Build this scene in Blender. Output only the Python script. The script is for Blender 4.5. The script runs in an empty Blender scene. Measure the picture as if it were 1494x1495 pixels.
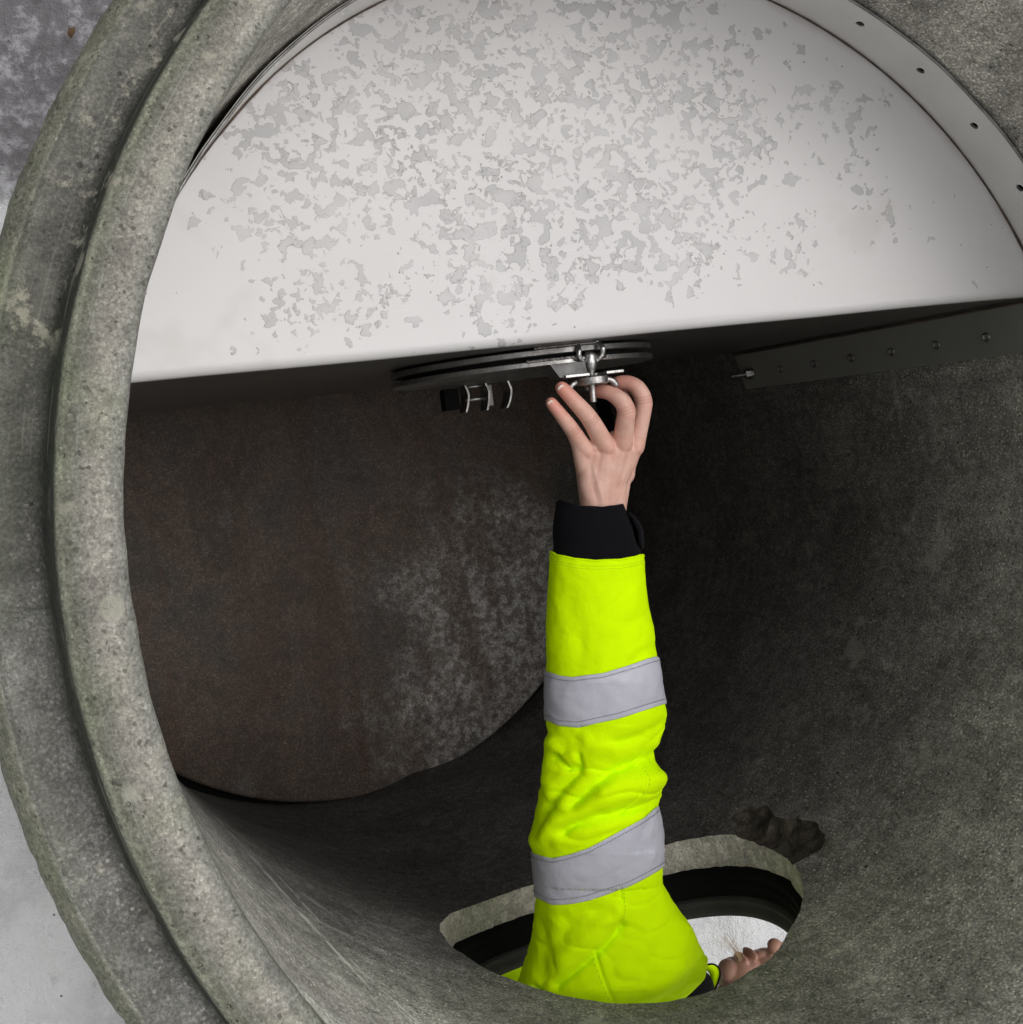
import bpy, bmesh, math, random
import numpy as np
from mathutils import Vector, Matrix, noise
random.seed(7)
PI = math.pi
sc = bpy.context.scene
col = sc.collection
GROUND = -1.64          # everything is modelled with z=0 at the rim of the manhole; lifted at the end

# ------------------------------------------------------------------ materials
def new_mat(name):
    m = bpy.data.materials.new(name); m.use_nodes = True
    nt = m.node_tree; nt.nodes.clear()
    out = nt.nodes.new('ShaderNodeOutputMaterial')
    b = nt.nodes.new('ShaderNodeBsdfPrincipled')
    nt.links.new(b.outputs[0], out.inputs[0])
    return m, nt, b
class G:
    """tiny node-graph helper"""
    def __init__(s, nt): s.nt = nt
    def n(s, t, **k):
        x = s.nt.nodes.new(t)
        for a, v in k.items(): setattr(x, a, v)
        return x
    def l(s, a, b): s.nt.links.new(a, b)
    def setin(s, node, i, v):
        if hasattr(v, 'is_linked') or hasattr(v, 'links'): s.l(v, node.inputs[i])
        else: node.inputs[i].default_value = v
    def math(s, op, a, b=None, c=None, clamp=False):
        x = s.n('ShaderNodeMath', operation=op); x.use_clamp = clamp
        s.setin(x, 0, a)
        if b is not None: s.setin(x, 1, b)
        if c is not None: s.setin(x, 2, c)
        return x.outputs[0]
    def noise(s, co, scale, detail=4, rough=.55, dist=0, lac=2.0):
        x = s.n('ShaderNodeTexNoise'); s.l(co, x.inputs['Vector'])
        x.inputs['Scale'].default_value = scale; x.inputs['Detail'].default_value = detail
        x.inputs['Roughness'].default_value = rough; x.inputs['Distortion'].default_value = dist
        return x.outputs['Fac']
    def vor(s, co, scale, feature='F1', rnd=1.0, out='Distance'):
        x = s.n('ShaderNodeTexVoronoi', feature=feature); s.l(co, x.inputs['Vector'])
        x.inputs['Scale'].default_value = scale
        x.inputs['Randomness'].default_value = rnd
        return x.outputs[out]
    def ramp(s, f, pts, interp='LINEAR'):
        x = s.n('ShaderNodeValToRGB'); s.l(f, x.inputs[0]); cr = x.color_ramp; cr.interpolation = interp
        while len(cr.elements) < len(pts): cr.elements.new(.5)
        for e, (p, c) in zip(cr.elements, pts):
            e.position = p; e.color = (c, c, c, 1) if not hasattr(c, '__len__') else tuple(c) + (1,)
        return x.outputs[0]
    def sstep(s, f, a, b):
        x = s.n('ShaderNodeMapRange', interpolation_type='SMOOTHSTEP'); s.l(f, x.inputs[0])
        x.inputs[1].default_value = a; x.inputs[2].default_value = b
        return x.outputs[0]
    def mix(s, f, a, b, mode='MIX'):
        x = s.n('ShaderNodeMix', data_type='RGBA', blend_type=mode); s.setin(x, 0, f)
        for i, v in ((6, a), (7, b)):
            if isinstance(v, tuple): x.inputs[i].default_value = v + (1,) if len(v) == 3 else v
            else: s.l(v, x.inputs[i])
        return x.outputs[2]
    def bump(s, h, strength, dist, prev=None):
        x = s.n('ShaderNodeBump'); s.l(h, x.inputs['Height'])
        x.inputs['Strength'].default_value = strength; x.inputs['Distance'].default_value = dist
        if prev is not None: s.l(prev, x.inputs['Normal'])
        return x.outputs[0]
    def co(s): return s.n('ShaderNodeTexCoord').outputs['Object']
    def sep(s, co):
        x = s.n('ShaderNodeSeparateXYZ'); s.l(co, x.inputs[0]); return x.outputs
    def scale(s, co, v):
        x = s.n('ShaderNodeVectorMath', operation='MULTIPLY'); s.l(co, x.inputs[0]); x.inputs[1].default_value = v
        return x.outputs[0]

def concrete_wall_mat():
    m, nt, b = new_mat('concrete_wall'); g = G(nt); co = g.co(); X, Y, Z = g.sep(co)[:3]
    r = g.math('SQRT', g.math('ADD', g.math('MULTIPLY', X, X), g.math('MULTIPLY', Y, Y)))
    n1 = g.noise(co, 9, 5, .6); n2 = g.noise(co, 60, 4, .65); n3 = g.noise(co, 260, 3, .7)
    # streaks running round the bore
    th = g.math('ARCTAN2', Y, X)
    cyl = g.n('ShaderNodeCombineXYZ'); g.l(g.math('MULTIPLY', th, .6), cyl.inputs[0]); g.l(g.math('MULTIPLY', Z, 7.), cyl.inputs[1]); g.l(r, cyl.inputs[2])
    st = g.noise(cyl.outputs[0], 4.5, 6, .6)
    # inner wall colour
    base = g.ramp(n1, [(.30, (.105, .100, .091)), (.52, (.150, .144, .132)), (.72, (.200, .192, .176))])
    axs = g.n('ShaderNodeCombineXYZ'); g.l(g.math('MULTIPLY', th, 26.), axs.inputs[0]); g.l(g.math('MULTIPLY', Z, 3.), axs.inputs[1])
    st2 = g.noise(axs.outputs[0], 2.2, 5, .65)
    lowleft = g.math('MULTIPLY', g.sstep(th, -1.75, -2.2), .75)
    base = g.mix(g.math('MULTIPLY', g.sstep(st, .52, .66), lowleft), base, (.21, .21, .19))
    base = g.mix(g.math('MULTIPLY', g.sstep(st2, .50, .72), .5), base, (.080, .077, .070))
    fine = g.mix(1., g.ramp(n2, [(.3, .70), (.5, 1.), (.72, 1.4)]), g.ramp(g.noise(co, 330, 3, .75), [(.30, .35), (.48, .85), (.58, 1.25), (.70, 2.3)]), 'MULTIPLY')
    base = g.mix(1., base, fine, 'MULTIPLY'); base = g.mix(1., base, (1.15, 1.15, 1.16), 'MULTIPLY')
    # sand grains: pale short flecks, dark pits
    gv = g.vor(g.scale(co, (1, 1, 1)), 210, out='Color'); gs = g.sep(gv)[0]
    gd = g.vor(co, 210)
    fleck = g.math('MULTIPLY', g.sstep(gs, .80, .86), g.math('SUBTRACT', 1., g.sstep(gd, .18, .42)))
    fleckm = g.math('MULTIPLY', fleck, g.ramp(g.noise(co, 12, 3, .6), [(.35, .15), (.65, .95)]))
    base = g.mix(fleckm, base, (.50, .48, .43))
    fleck2 = g.sstep(n3, .60, .74)
    base = g.mix(g.math('MULTIPLY', g.math('MULTIPLY', fleck2, .8), g.ramp(g.noise(co, 7, 4, .6), [(.4, .25), (.6, 1.)])), base, (.42, .405, .37))
    pit = g.sstep(g.math('MULTIPLY', g.math('SUBTRACT', 1., g.sstep(g.vor(co, 95), .10, .2)), g.sstep(g.sep(g.vor(co, 95, out='Color'))[1], .86, .9)), 0., 1.)
    pit2 = g.math('MULTIPLY', g.math('SUBTRACT', 1., g.sstep(g.math('ADD', g.vor(co, 33), g.math('MULTIPLY', g.math('SUBTRACT', n3, .5), .12)), .06, .12)), g.sstep(g.sep(g.vor(co, 33, out='Color'))[1], .84, .88))
    base = g.mix(g.math('MULTIPLY', pit, .8), base, (.02, .02, .018))
    base = g.mix(g.math('MULTIPLY', pit2, .85), base, (.018, .018, .016))
    patchy = g.math('MULTIPLY', g.sstep(g.noise(co, 15, 6, .72), .56, .66), g.sstep(g.noise(co, 2.6, 3, .5), .46, .60))
    base = g.mix(g.math('MULTIPLY', patchy, .45), base, (.36, .345, .31))
    wetm = g.sstep(g.noise(co, 3.4, 5, .6), .52, .66)
    base = g.mix(g.math('MULTIPLY', wetm, .5), base, g.mix(1., base, (.55, .55, .54), 'MULTIPLY'))
    # long pale trowel scratch round the bore (height runs with the angle)
    d = None
    for thA, zA, thB, zB, wd in ((-2.197, -.32, -2.287, -.50, .0040), (-2.287, -.49, -2.417, -.83, .0055), (-2.13, -.30, -2.235, -.46, .0022), (-2.25, -.55, -2.30, -.70, .0020)):
        zl = g.n('ShaderNodeMapRange'); g.l(Z, zl.inputs[0]); zl.clamp = False
        for i, v in ((1, zA), (2, zB), (3, thA), (4, thB)): zl.inputs[i].default_value = v
        dd = g.math('ABSOLUTE', g.math('ADD', g.math('MULTIPLY', g.math('SUBTRACT', th, zl.outputs[0]), .6), g.math('MULTIPLY', g.math('SUBTRACT', g.noise(co, 30, 3), .5), .006)))
        q = g.math('MULTIPLY', g.math('SUBTRACT', 1., g.sstep(dd, wd * .4, wd * 1.6)), g.math('MULTIPLY', g.sstep(Z, zB - .01, zB + .02), g.sstep(Z, zA + .01, zA - .02)))
        d = q if d is None else g.math('MAXIMUM', d, q)
    sl = g.math('MULTIPLY', d, g.sstep(g.noise(co, 38, 4, .7), .40, .56))
    base = g.mix(g.math('MULTIPLY', sl, .8), base, (.42, .42, .39))
    # rim: colours by radius on the end face
    rn = g.math('ADD', r, g.math('MULTIPLY', g.math('SUBTRACT', n1, .5), .005))
    rim = g.ramp(g.math('MULTIPLY', g.math('SUBTRACT', rn, .57), 1 / .15), [
        (.02, (.27, .27, .255)), (.10, (.22, .22, .208)), (.15, (.27, .27, .25)), (.20, (.37, .355, .325)), (.27, (.30, .285, .26)), (.33, (.22, .22, .195)), (.385, (.175, .18, .145)),
        (.405, (.26, .27, .215)), (.424, (.25, .262, .205)), (.437, (.050, .056, .042)), (.50, (.034, .036, .032)), (.60, (.046, .049, .043)), (.68, (.10, .102, .092)), (.73, (.135, .137, .122)), (.755, (.085, .09, .072)), (.77, (.21, .218, .17)), (.92, (.20, .205, .16))])
    rim = g.mix(1., rim, g.ramp(g.noise(co, 26, 5, .65), [(.3, .76), (.5, 1.), (.72, 1.2)]), 'MULTIPLY')
    rim = g.mix(1., rim, g.ramp(n2, [(.3, .86), (.5, 1.), (.7, 1.14)]), 'MULTIPLY')
    gsz = g.sep(g.vor(co, 380, out='Color'))
    rim = g.mix(1., rim, g.ramp(gsz[0], [(.0, .80), (.35, .94), (.75, 1.05), (1., 1.28)]), 'MULTIPLY')
    rim = g.mix(g.math('MULTIPLY', g.sstep(gsz[1], .965, .98), .55), rim, (.035, .035, .03))
    rim = g.mix(1., rim, g.ramp(g.noise(co, 420, 3, .75), [(.30, .62), (.48, .93), (.58, 1.1), (.70, 1.5)]), 'MULTIPLY')
    rim = g.mix(g.math('MULTIPLY', g.sstep(n3, .62, .76), .25), rim, (.46, .45, .39))
    rim = g.mix(g.math('MULTIPLY', g.sstep(g.noise(co, 190, 2, .6), .60, .70), .35), rim, (.05, .05, .042))
    # brushed rings on the inner lip
    ring = g.noise(g.scale(cyl.outputs[0], (.5, .0, 420.)), 1., 3, .6)
    rim = g.mix(g.math('MULTIPLY', g.math('MULTIPLY', g.sstep(ring, .56, .70), g.sstep(g.noise(co, 16, 3, .6), .45, .6)), .35), rim, (.50, .49, .44))
    pale = g.math('MULTIPLY', g.sstep(g.noise(co, 34, 5, .7), .56, .66), g.sstep(g.noise(co, 5, 2, .5), .47, .60))
    rim = g.mix(g.math('MULTIPLY', pale, .75), rim, (.42, .40, .34))
    lichen = g.math('MULTIPLY', g.sstep(g.noise(co, 7, 3, .6), .50, .66), .5)
    rim = g.mix(lichen, rim, g.mix(1., rim, (.90, 1.0, .78), 'MULTIPLY'))
    spots = g.math('MULTIPLY', g.sstep(g.sep(g.vor(co, 30, out='Color'))[0], .93, .95), g.math('SUBTRACT', 1., g.sstep(g.vor(co, 30), .22, .34)))
    rim = g.mix(g.math('MULTIPLY', spots, .6), rim, (.42, .42, .36))
    ll = g.math('MULTIPLY', g.math('MULTIPLY', g.sstep(th, -1.85, -2.15), g.sstep(Z, -.95, -.45)), 1.)  # skylight on the lower-left wall painted in as a lighter colour
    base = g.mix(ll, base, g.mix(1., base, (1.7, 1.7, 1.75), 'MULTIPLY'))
    rr_ = g.math('MULTIPLY', g.sstep(th, -1.5, -.9), g.sstep(Z, -1.1, -.45))  # right wall near the rim also brightened in colour for skylight
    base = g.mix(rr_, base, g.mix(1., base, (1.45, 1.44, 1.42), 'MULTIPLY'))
    rim = g.mix(1., rim, (.89, .875, .825), 'MULTIPLY')
    isrim = g.sstep(g.math('ADD', Z, g.math('MULTIPLY', g.math('SUBTRACT', n1, .5), .02)), -.075, -.035)
    outer = g.sstep(r, .675, .69)
    isrim = g.math('MAXIMUM', isrim, outer)
    # skylight falloff painted into the colour: wall lighter towards the rim
    skylit = g.sstep(g.math('ADD', Z, g.math('MULTIPLY', g.math('SUBTRACT', n1, .5), .25)), -.80, -.12)
    base = g.mix(g.math('MULTIPLY', skylit, .62), base, g.mix(1., base, (2.5, 2.5, 2.4), 'MULTIPLY'))
    deep = g.sstep(Z, -.60, -1.15)  # colour darkens steadily towards the bottom
    base = g.mix(deep, base, g.mix(1., base, (.74, .72, .72), 'MULTIPLY'))
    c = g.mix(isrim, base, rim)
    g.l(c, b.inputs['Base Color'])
    g.l(g.ramp(n1, [(.3, .70), (.7, .92)]), b.inputs['Roughness'])
    b.inputs['Specular IOR Level'].default_value = .35
    h = g.math('ADD', g.math('MULTIPLY', n3, .6), g.math('ADD', g.math('MULTIPLY', n2, .8), g.math('ADD', g.math('MULTIPLY', fleck, .35), g.math('MULTIPLY', pit, -1.6))))
    g.l(g.bump(h, .75, .0032, g.bump(st, .35, .006)), b.inputs['Normal'])
    return m

def cored_mat(name, c1, c2, c3):
    m, nt, b = new_mat(name); g = G(nt); co = g.co()
    n = g.noise(co, 45, 6, .7); n2 = g.noise(co, 240, 3, .6)
    c = g.ramp(n, [(.3, c1), (.5, c2), (.7, c3)])
    agg = g.sstep(g.sep(g.vor(co, 90, out='Color'))[0], .7, .75)
    c = g.mix(g.math('MULTIPLY', agg, .4), c, tuple(min(1, k * 1.4) for k in c3))
    c = g.mix(1., c, g.ramp(n2, [(.3, .7), (.7, 1.35)]), 'MULTIPLY')
    g.l(c, b.inputs['Base Color']); b.inputs['Roughness'].default_value = .9
    g.l(g.bump(g.math('ADD', n2, n), .8, .004), b.inputs['Normal'])
    return m

def floor_mat():
    m, nt, b = new_mat('damp_floor'); g = G(nt); co = g.co()
    n = g.noise(co, 4.2, 7, .68, .5); n2 = g.noise(co, 60, 5, .7); n3 = g.noise(co, 230, 3, .7)
    c = g.ramp(n, [(.30, (.030, .0255, .021)), (.42, (.052, .043, .036)), (.52, (.068, .049, .037)), (.60, (.046, .033, .025)), (.72, (.088, .078, .068))])
    X, Y, Z = g.sep(co)[:3]
    # dried pale patch on the side nearest the opening
    dx = g.math('SUBTRACT', X, .30); dy = g.math('SUBTRACT', Y, -.42)
    dd = g.math('SQRT', g.math('ADD', g.math('MULTIPLY', dx, dx), g.math('MULTIPLY', g.math('MULTIPLY', dy, dy), .8)))
    pm = g.math('SUBTRACT', 1., g.sstep(g.math('ADD', dd, g.math('MULTIPLY', g.math('SUBTRACT', g.noise(co, 7, 6, .7), .5), .75)), .12, .40))
    spk = g.sstep(g.noise(co, 55, 6, .75), .44, .56)
    c = g.mix(g.math('MULTIPLY', g.math('MULTIPLY', pm, g.math('ADD', g.math('MULTIPLY', spk, .75), .25)), .95), c, (.23, .218, .205))
    run = g.math('MULTIPLY', g.sstep(g.noise(g.scale(co, (6., 1.1, 1.)), 2.2, 4, .6), .53, .62), .6)
    c = g.mix(run, c, (.052, .031, .021))
    c = g.mix(g.math('MULTIPLY', g.sstep(n3, .58, .72), .5), c, (.17, .155, .135))
    c = g.mix(1., c, g.ramp(n2, [(.3, .95), (.7, 1.9)]), 'MULTIPLY')
    c = g.mix(1., c, g.ramp(g.noise(co, 300, 3, .75), [(.30, .5), (.5, .95), (.70, 2.)]), 'MULTIPLY')
    g.l(c, b.inputs['Base Color'])
    g.l(g.ramp(n2, [(.3, .55), (.7, .85)]), b.inputs['Roughness'])
    g.l(g.bump(g.math('ADD', n3, n2), .5, .003), b.inputs['Normal'])
    return m

def plate_mat():
    m, nt, b = new_mat('brushed_stainless_sheet'); g = G(nt); co = g.co(); X, Y, Z = g.sep(co)[:3]
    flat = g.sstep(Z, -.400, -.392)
    # wet patches: ragged, crowded in the middle of the sheet, none near the edges
    dx = g.math('DIVIDE', g.math('SUBTRACT', X, -.075), .52); dy = g.math('DIVIDE', g.math('SUBTRACT', Y, .38), .26)
    el = g.math('SQRT', g.math('ADD', g.math('MULTIPLY', dx, dx), g.math('MULTIPLY', dy, dy)))
    el = g.math('ADD', el, g.math('MULTIPLY', g.math('SUBTRACT', g.noise(co, 7, 4, .6), .5), 1.3))
    zone = g.math('SUBTRACT', 1., g.sstep(el, .62, 1.05))
    wn = g.n('ShaderNodeTexNoise'); g.l(co, wn.inputs[0]); wn.inputs['Scale'].default_value = 75; wn.inputs['Detail'].default_value = 4
    wv = g.n('ShaderNodeVectorMath', operation='MULTIPLY_ADD'); g.l(wn.outputs['Color'], wv.inputs[0]); wv.inputs[1].default_value = (.018, .018, .018); g.l(co, wv.inputs[2])
    big = g.math('ADD', g.noise(wv.outputs[0], 56, 2.0, .5), g.math('MULTIPLY', g.math('SUBTRACT', g.noise(co, 11, 2, .5), .5), .16)); small = g.noise(wv.outputs[0], 105, 2, .5)
    f1 = g.math('ADD', big, g.math('MULTIPLY', g.math('SUBTRACT', zone, 1.), .22))
    f2 = g.math('ADD', small, g.math('MULTIPLY', g.math('SUBTRACT', zone, 1.), .36))
    p1 = g.sstep(f1, .546, .553); p2 = g.sstep(f2, .595, .607)
    wet = g.math('MULTIPLY', g.math('MAXIMUM', p1, p2), flat)
    # meniscus line around each patch
    e1 = g.math('MULTIPLY', g.sstep(f1, .534, .549), g.math('SUBTRACT', 1., g.sstep(f1, .551, .568)))
    e2 = g.math('MULTIPLY', g.sstep(f2, .585, .601), g.math('SUBTRACT', 1., g.sstep(f2, .603, .620)))
    edge = g.math('MULTIPLY', g.math('MULTIPLY', g.math('MAXIMUM', e1, e2), flat), g.sstep(g.noise(co, 22, 3), .42, .60))
    cloud = g.noise(co, 4.5, 4, .55)
    c = g.ramp(cloud, [(.3, (.625, .608, .605)), (.7, (.68, .665, .663))])
    c = g.mix(g.math('MULTIPLY', wet, g.ramp(g.noise(co, 16, 2, .5), [(.35, .55), (.65, 1.)])), c, (.465, .457, .455))
    c = g.mix(g.math('MULTIPLY', edge, .55), c, (.22, .21, .20))
    # grit, stains and scuffs
    spec = g.math('MULTIPLY', g.sstep(g.sep(g.vor(co, 62, out='Color'))[0], .82, .84), g.math('SUBTRACT', 1., g.sstep(g.vor(co, 62), .05, .085)))
    c = g.mix(g.math('MULTIPLY', spec, .8), c, (.14, .12, .10))
    spec2 = g.math('MULTIPLY', g.sstep(g.sep(g.vor(co, 17, out='Color'))[2], .86, .87), g.math('SUBTRACT', 1., g.sstep(g.vor(co, 17), .022, .045)))
    c = g.mix(g.math('MULTIPLY', spec2, .85), c, (.08, .065, .05))
    r = g.math('SQRT', g.math('ADD', g.math('MULTIPLY', X, X), g.math('MULTIPLY', Y, Y)))
    rust = g.math('MULTIPLY', g.sstep(g.math('ADD', r, g.math('MULTIPLY', g.math('SUBTRACT', g.noise(co, 12, 4), .5), .03)), .582, .599), .45)
    c = g.mix(rust, c, (.40, .34, .32))
    stain = g.math('MULTIPLY', g.sstep(g.noise(co, 9, 3), .60, .74), .22)
    c = g.mix(stain, c, (.44, .40, .36))
    scl = g.noise(g.scale(co, (1.5, 60., 60.)), 6, 3, .6)
    scr = g.math('MULTIPLY', g.sstep(scl, .69, .74), .35)
    c = g.mix(scr, c, (.82, .81, .80))
    c = g.mix(flat, g.mix(1., c, (.30, .29, .28), 'MULTIPLY'), c)  # shade of the upright front sheet painted in as darker steel
    g.l(c, b.inputs['Base Color'])
    g.l(g.math('SUBTRACT', .88, g.math('MULTIPLY', flat, .80)), b.inputs['Metallic']); b.inputs['Specular IOR Level'].default_value = .3
    ro = g.ramp(cloud, [(.3, .34), (.7, .42)])
    ro = g.mix(g.math('MULTIPLY', flat, .8), ro, (.60, .60, .60))
    ro = g.mix(wet, ro, (.50, .50, .50))
    g.l(ro, b.inputs['Roughness'])
    hgt = g.math('MULTIPLY', g.math('MAXIMUM', g.sstep(f1, .538, .583), g.sstep(f2, .59, .635)), flat)
    g.l(g.bump(hgt, .30, .0016, g.bump(g.noise(co, 3.0, 2, .5), .12, .02)), b.inputs['Normal'])
    return m

def steel_mat(name, base=.45, rough=.3, dirt=.5, warm=0., metallic=1., bump=.2):
    m, nt, b = new_mat(name); g = G(nt); co = g.co()
    n = g.noise(co, 35, 5, .65); n2 = g.noise(co, 300, 3, .6)
    k = base
    c = g.ramp(n, [(.3, (k * .55, k * (.53 - warm), k * (.5 - warm))), (.55, (k, k * (.985 - warm * .3), k * (.96 - warm * .5))), (.75, (k * 1.15, k * 1.13, k * 1.1))])
    c = g.mix(g.math('MULTIPLY', g.sstep(n2, .6, .7), dirt), c, (.07, .06, .05))
    g.l(c, b.inputs['Base Color']); b.inputs['Metallic'].default_value = metallic
    g.l(g.ramp(n, [(.3, min(1, rough * 1.5)), (.7, rough * .8)]), b.inputs['Roughness'])
    g.l(g.bump(g.math('ADD', n2, n), bump, .002), b.inputs['Normal'])
    return m

def simple_mat(name, c, rough=.7, bs=200, ba=.2, bd=.001, var=.25, spec=.5, sub=0, metallic=0):
    m, nt, b = new_mat(name); g = G(nt); co = g.co()
    n = g.noise(co, bs, 4, .6); n1 = g.noise(co, bs * .08, 4, .6)
    cc = g.mix(1., tuple(c), g.ramp(n1, [(.3, 1 - var), (.7, 1 + var)]), 'MULTIPLY')
    g.l(cc, b.inputs['Base Color']); b.inputs['Roughness'].default_value = rough
    b.inputs['Specular IOR Level'].default_value = spec; b.inputs['Metallic'].default_value = metallic
    g.l(g.bump(n, ba, bd), b.inputs['Normal'])
    return m

def fabric_mat(name, c, rough=.75, emit=0., weave=1400, sheen=.3, spec=.2):
    m, nt, b = new_mat(name); g = G(nt); co = g.co()
    n1 = g.noise(co, 18, 4, .55)
    cc = g.mix(1., tuple(c), g.ramp(n1, [(.3, .93), (.7, 1.04)]), 'MULTIPLY')
    g.l(cc, b.inputs['Base Color']); b.inputs['Roughness'].default_value = rough
    b.inputs['Specular IOR Level'].default_value = spec
    b.inputs['Sheen Weight'].default_value = sheen
    if emit: b.inputs['Emission Color'].default_value = tuple(c) + (1,); b.inputs['Emission Strength'].default_value = emit
    w = g.noise(co, weave, 2, .5); w2 = g.noise(co, 70, 4, .6)
    g.l(g.bump(w, .18, .0006, g.bump(w2, .35, .003)), b.inputs['Normal'])
    return m

def skin_mat():
    m, nt, b = new_mat('skin'); g = G(nt); co = g.co()
    a = g.n('ShaderNodeVertexColor', layer_name='flush').outputs[0]
    n = g.noise(co, 70, 4, .6); n2 = g.noise(co, 900, 3, .6)
    c = g.ramp(n, [(.3, (.62, .345, .27)), (.7, (.72, .46, .375))])
    c = g.mix(g.math('MULTIPLY', g.sep(a)[0], .75), c, (.66, .22, .165))
    c = g.mix(g.math('MULTIPLY', g.sep(a)[1], .75), c, (.37, .19, .135))  # second channel: darker skin creases, plus shade painted over the head
    g.l(c, b.inputs['Base Color']); b.inputs['Roughness'].default_value = .5
    b.inputs['Specular IOR Level'].default_value = .4
    b.inputs['Subsurface Weight'].default_value = .0; b.inputs['Subsurface Radius'].default_value = (.008, .003, .002)
    b.inputs['Subsurface Scale'].default_value = 1.
    vo = g.vor(co, 700)
    g.l(g.bump(g.math('ADD', n2, vo), .14, .0006), b.inputs['Normal'])
    return m

def snow_mat():
    m, nt, b = new_mat('snow'); g = G(nt); co = g.co(); X, Y, Z = g.sep(co)[:3]
    n = g.noise(co, 5, 6, .6); n2 = g.noise(co, 30, 5, .65); n3 = g.noise(co, 260, 3, .6)
    c = g.ramp(n, [(.3, (.66, .655, .675)), (.55, (.90, .895, .905))])
    slush = g.sstep(g.math('ADD', Y, g.math('MULTIPLY', g.math('SUBTRACT', g.noise(co, 6, 6, .7), .5), 1.1)), .50, .80)
    sc_ = g.ramp(n2, [(.32, (.10, .09, .097)), (.5, (.17, .158, .168)), (.64, (.42, .41, .44))])
    c = g.mix(g.math('MULTIPLY', slush, .92), c, sc_)
    gravel = g.math('MULTIPLY', g.sstep(g.noise(co, 18, 5, .7), .60, .70), .35)
    c = g.mix(gravel, c, (.34, .33, .35))
    grit = g.math('MULTIPLY', g.sstep(g.sep(g.vor(co, 55, out='Color'))[0], .93, .95), g.math('SUBTRACT', 1., g.sstep(g.vor(co, 55), .08, .16)))
    c = g.mix(grit, c, (.12, .10, .09))
    g.l(c, b.inputs['Base Color']); b.inputs['Roughness'].default_value = .8
    b.inputs['Subsurface Weight'].default_value = 0.
    g.l(g.bump(g.math('ADD', n3, g.math('MULTIPLY', n2, 3.)), .8, .014), b.inputs['Normal'])
    return m

M = dict(
    wall=concrete_wall_mat(),
    cored=cored_mat('cored_concrete', (.40, .36, .32), (.54, .49, .44), (.66, .62, .56)),
    chip=cored_mat('broken_concrete', (.045, .037, .028), (.075, .062, .048), (.12, .10, .08)),
    floor=floor_mat(), plate=plate_mat(),
    flange=simple_mat('flange_steel', (.76, .745, .715), .45, 120, .05, .001, .05, .4, 0, .3),
    dull=simple_mat('dull_steel', (.26, .258, .24), .5, 120, .05, .001, .08, .4, 0, .2),
    bracket=steel_mat('bracket_steel', .10, .45, .2, .02, .5, .12),
    bright=steel_mat('bright_steel', .46, .34, .35, .02, 1., .4),
    lid=steel_mat('lid_steel', .30, .40, .3, .02, 1., .25),
    weld=steel_mat('weld_bead', .25, .38, .6, .06, .8, .9),
    rust=simple_mat('rusty_weld', (.09, .065, .05), .8, 300, .6, .002, .4, .3),
    rubber=simple_mat('black_rubber_and_shade', (.006, .006, .006), .8, 300, .15, .001, .2, .12),  # also the black standing in for shade in floor gap and fixing holes
    greyring=simple_mat('grey_socket', (.050, .049, .045), .7, 200, .2, .001, .3, .4),
    yellow=fabric_mat('fluorescent_yellow_cloth', (.64, .96, .0), .85, .03, 1400, .0, .06),
    silver=fabric_mat('reflective_tape', (.50, .50, .57), .42, 0, 900, .0, .5),
    black=fabric_mat('black_cuff_cloth', (.0045, .0042, .006), .9, 0, 500, .03, .08),
    dark=fabric_mat('dark_work_trousers', (.02, .022, .03), .85, 0, 500, .1, .2),
    thread=simple_mat('grey_thread', (.16, .16, .19), .8, 300, .1, .0005, .1),
    ythread=simple_mat('yellow_thread', (.42, .66, .0), .8, 300, .1, .0005, .1),
    piping=simple_mat('dark_piping', (.05, .075, .03), .7, 300, .1, .0005, .1),
    skin=skin_mat(),
    nail=simple_mat('fingernail', (.74, .44, .36), .28, 300, .05, .0005, .06, .5),
    nailtip=simple_mat('nail_edge', (.82, .74, .66), .35, 300, .05, .0005, .06, .5),
    hair=simple_mat('blond_hair', (.42, .29, .17), .5, 400, .1, .0005, .3),
    lip=simple_mat('lip_skin', (.45, .17, .14), .45, 300, .1, .0005, .1),
    boot=simple_mat('black_boot', (.02, .02, .02), .5, 100, .2, .001),
    snow=snow_mat(),
    leaf=simple_mat('dead_leaf', (.12, .065, .03), .8, 100, .3, .001, .3),
)

# ------------------------------------------------------------------ object helpers
def mesh_obj(name, V, F, mat, parent=None, smooth=True):
    me = bpy.data.meshes.new(name); me.from_pydata([tuple(v) for v in V], [], F); me.update()
    if smooth: me.polygons.foreach_set('use_smooth', [True] * len(me.polygons))
    if mat: me.materials.append(mat)
    o = bpy.data.objects.new(name, me); col.objects.link(o)
    if parent: o.parent = parent; o.matrix_parent_inverse = Matrix.Identity(4); o.location = -parent_loc(parent)
    return o
def parent_loc(p):
    v = Vector((0, 0, 0))
    while p: v += p.location; p = p.parent
    return v
def empty(name, loc, label, cat, group=None):
    o = bpy.data.objects.new(name, None); col.objects.link(o); o.location = loc; o.empty_display_size = .05
    tag(o, label, cat, group); return o
def tag(o, label, cat, group=None, kind=None):
    if label: o['label'] = label
    if cat: o['category'] = cat
    if group: o['group'] = group
    if kind: o['kind'] = kind
def evald(o):
    dg = bpy.context.evaluated_depsgraph_get()
    dg.update()
    me = bpy.data.meshes.new_from_object(o.evaluated_get(dg), preserve_all_data_layers=True, depsgraph=dg)
    old = o.data; o.modifiers.clear(); o.data = me
    if old.users == 0: bpy.data.meshes.remove(old)
    return o
def apply(o, *mods):
    for t, kw in mods:
        md = o.modifiers.new(t, t)
        for k, v in kw.items(): setattr(md, k, v)
    return evald(o)
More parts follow.
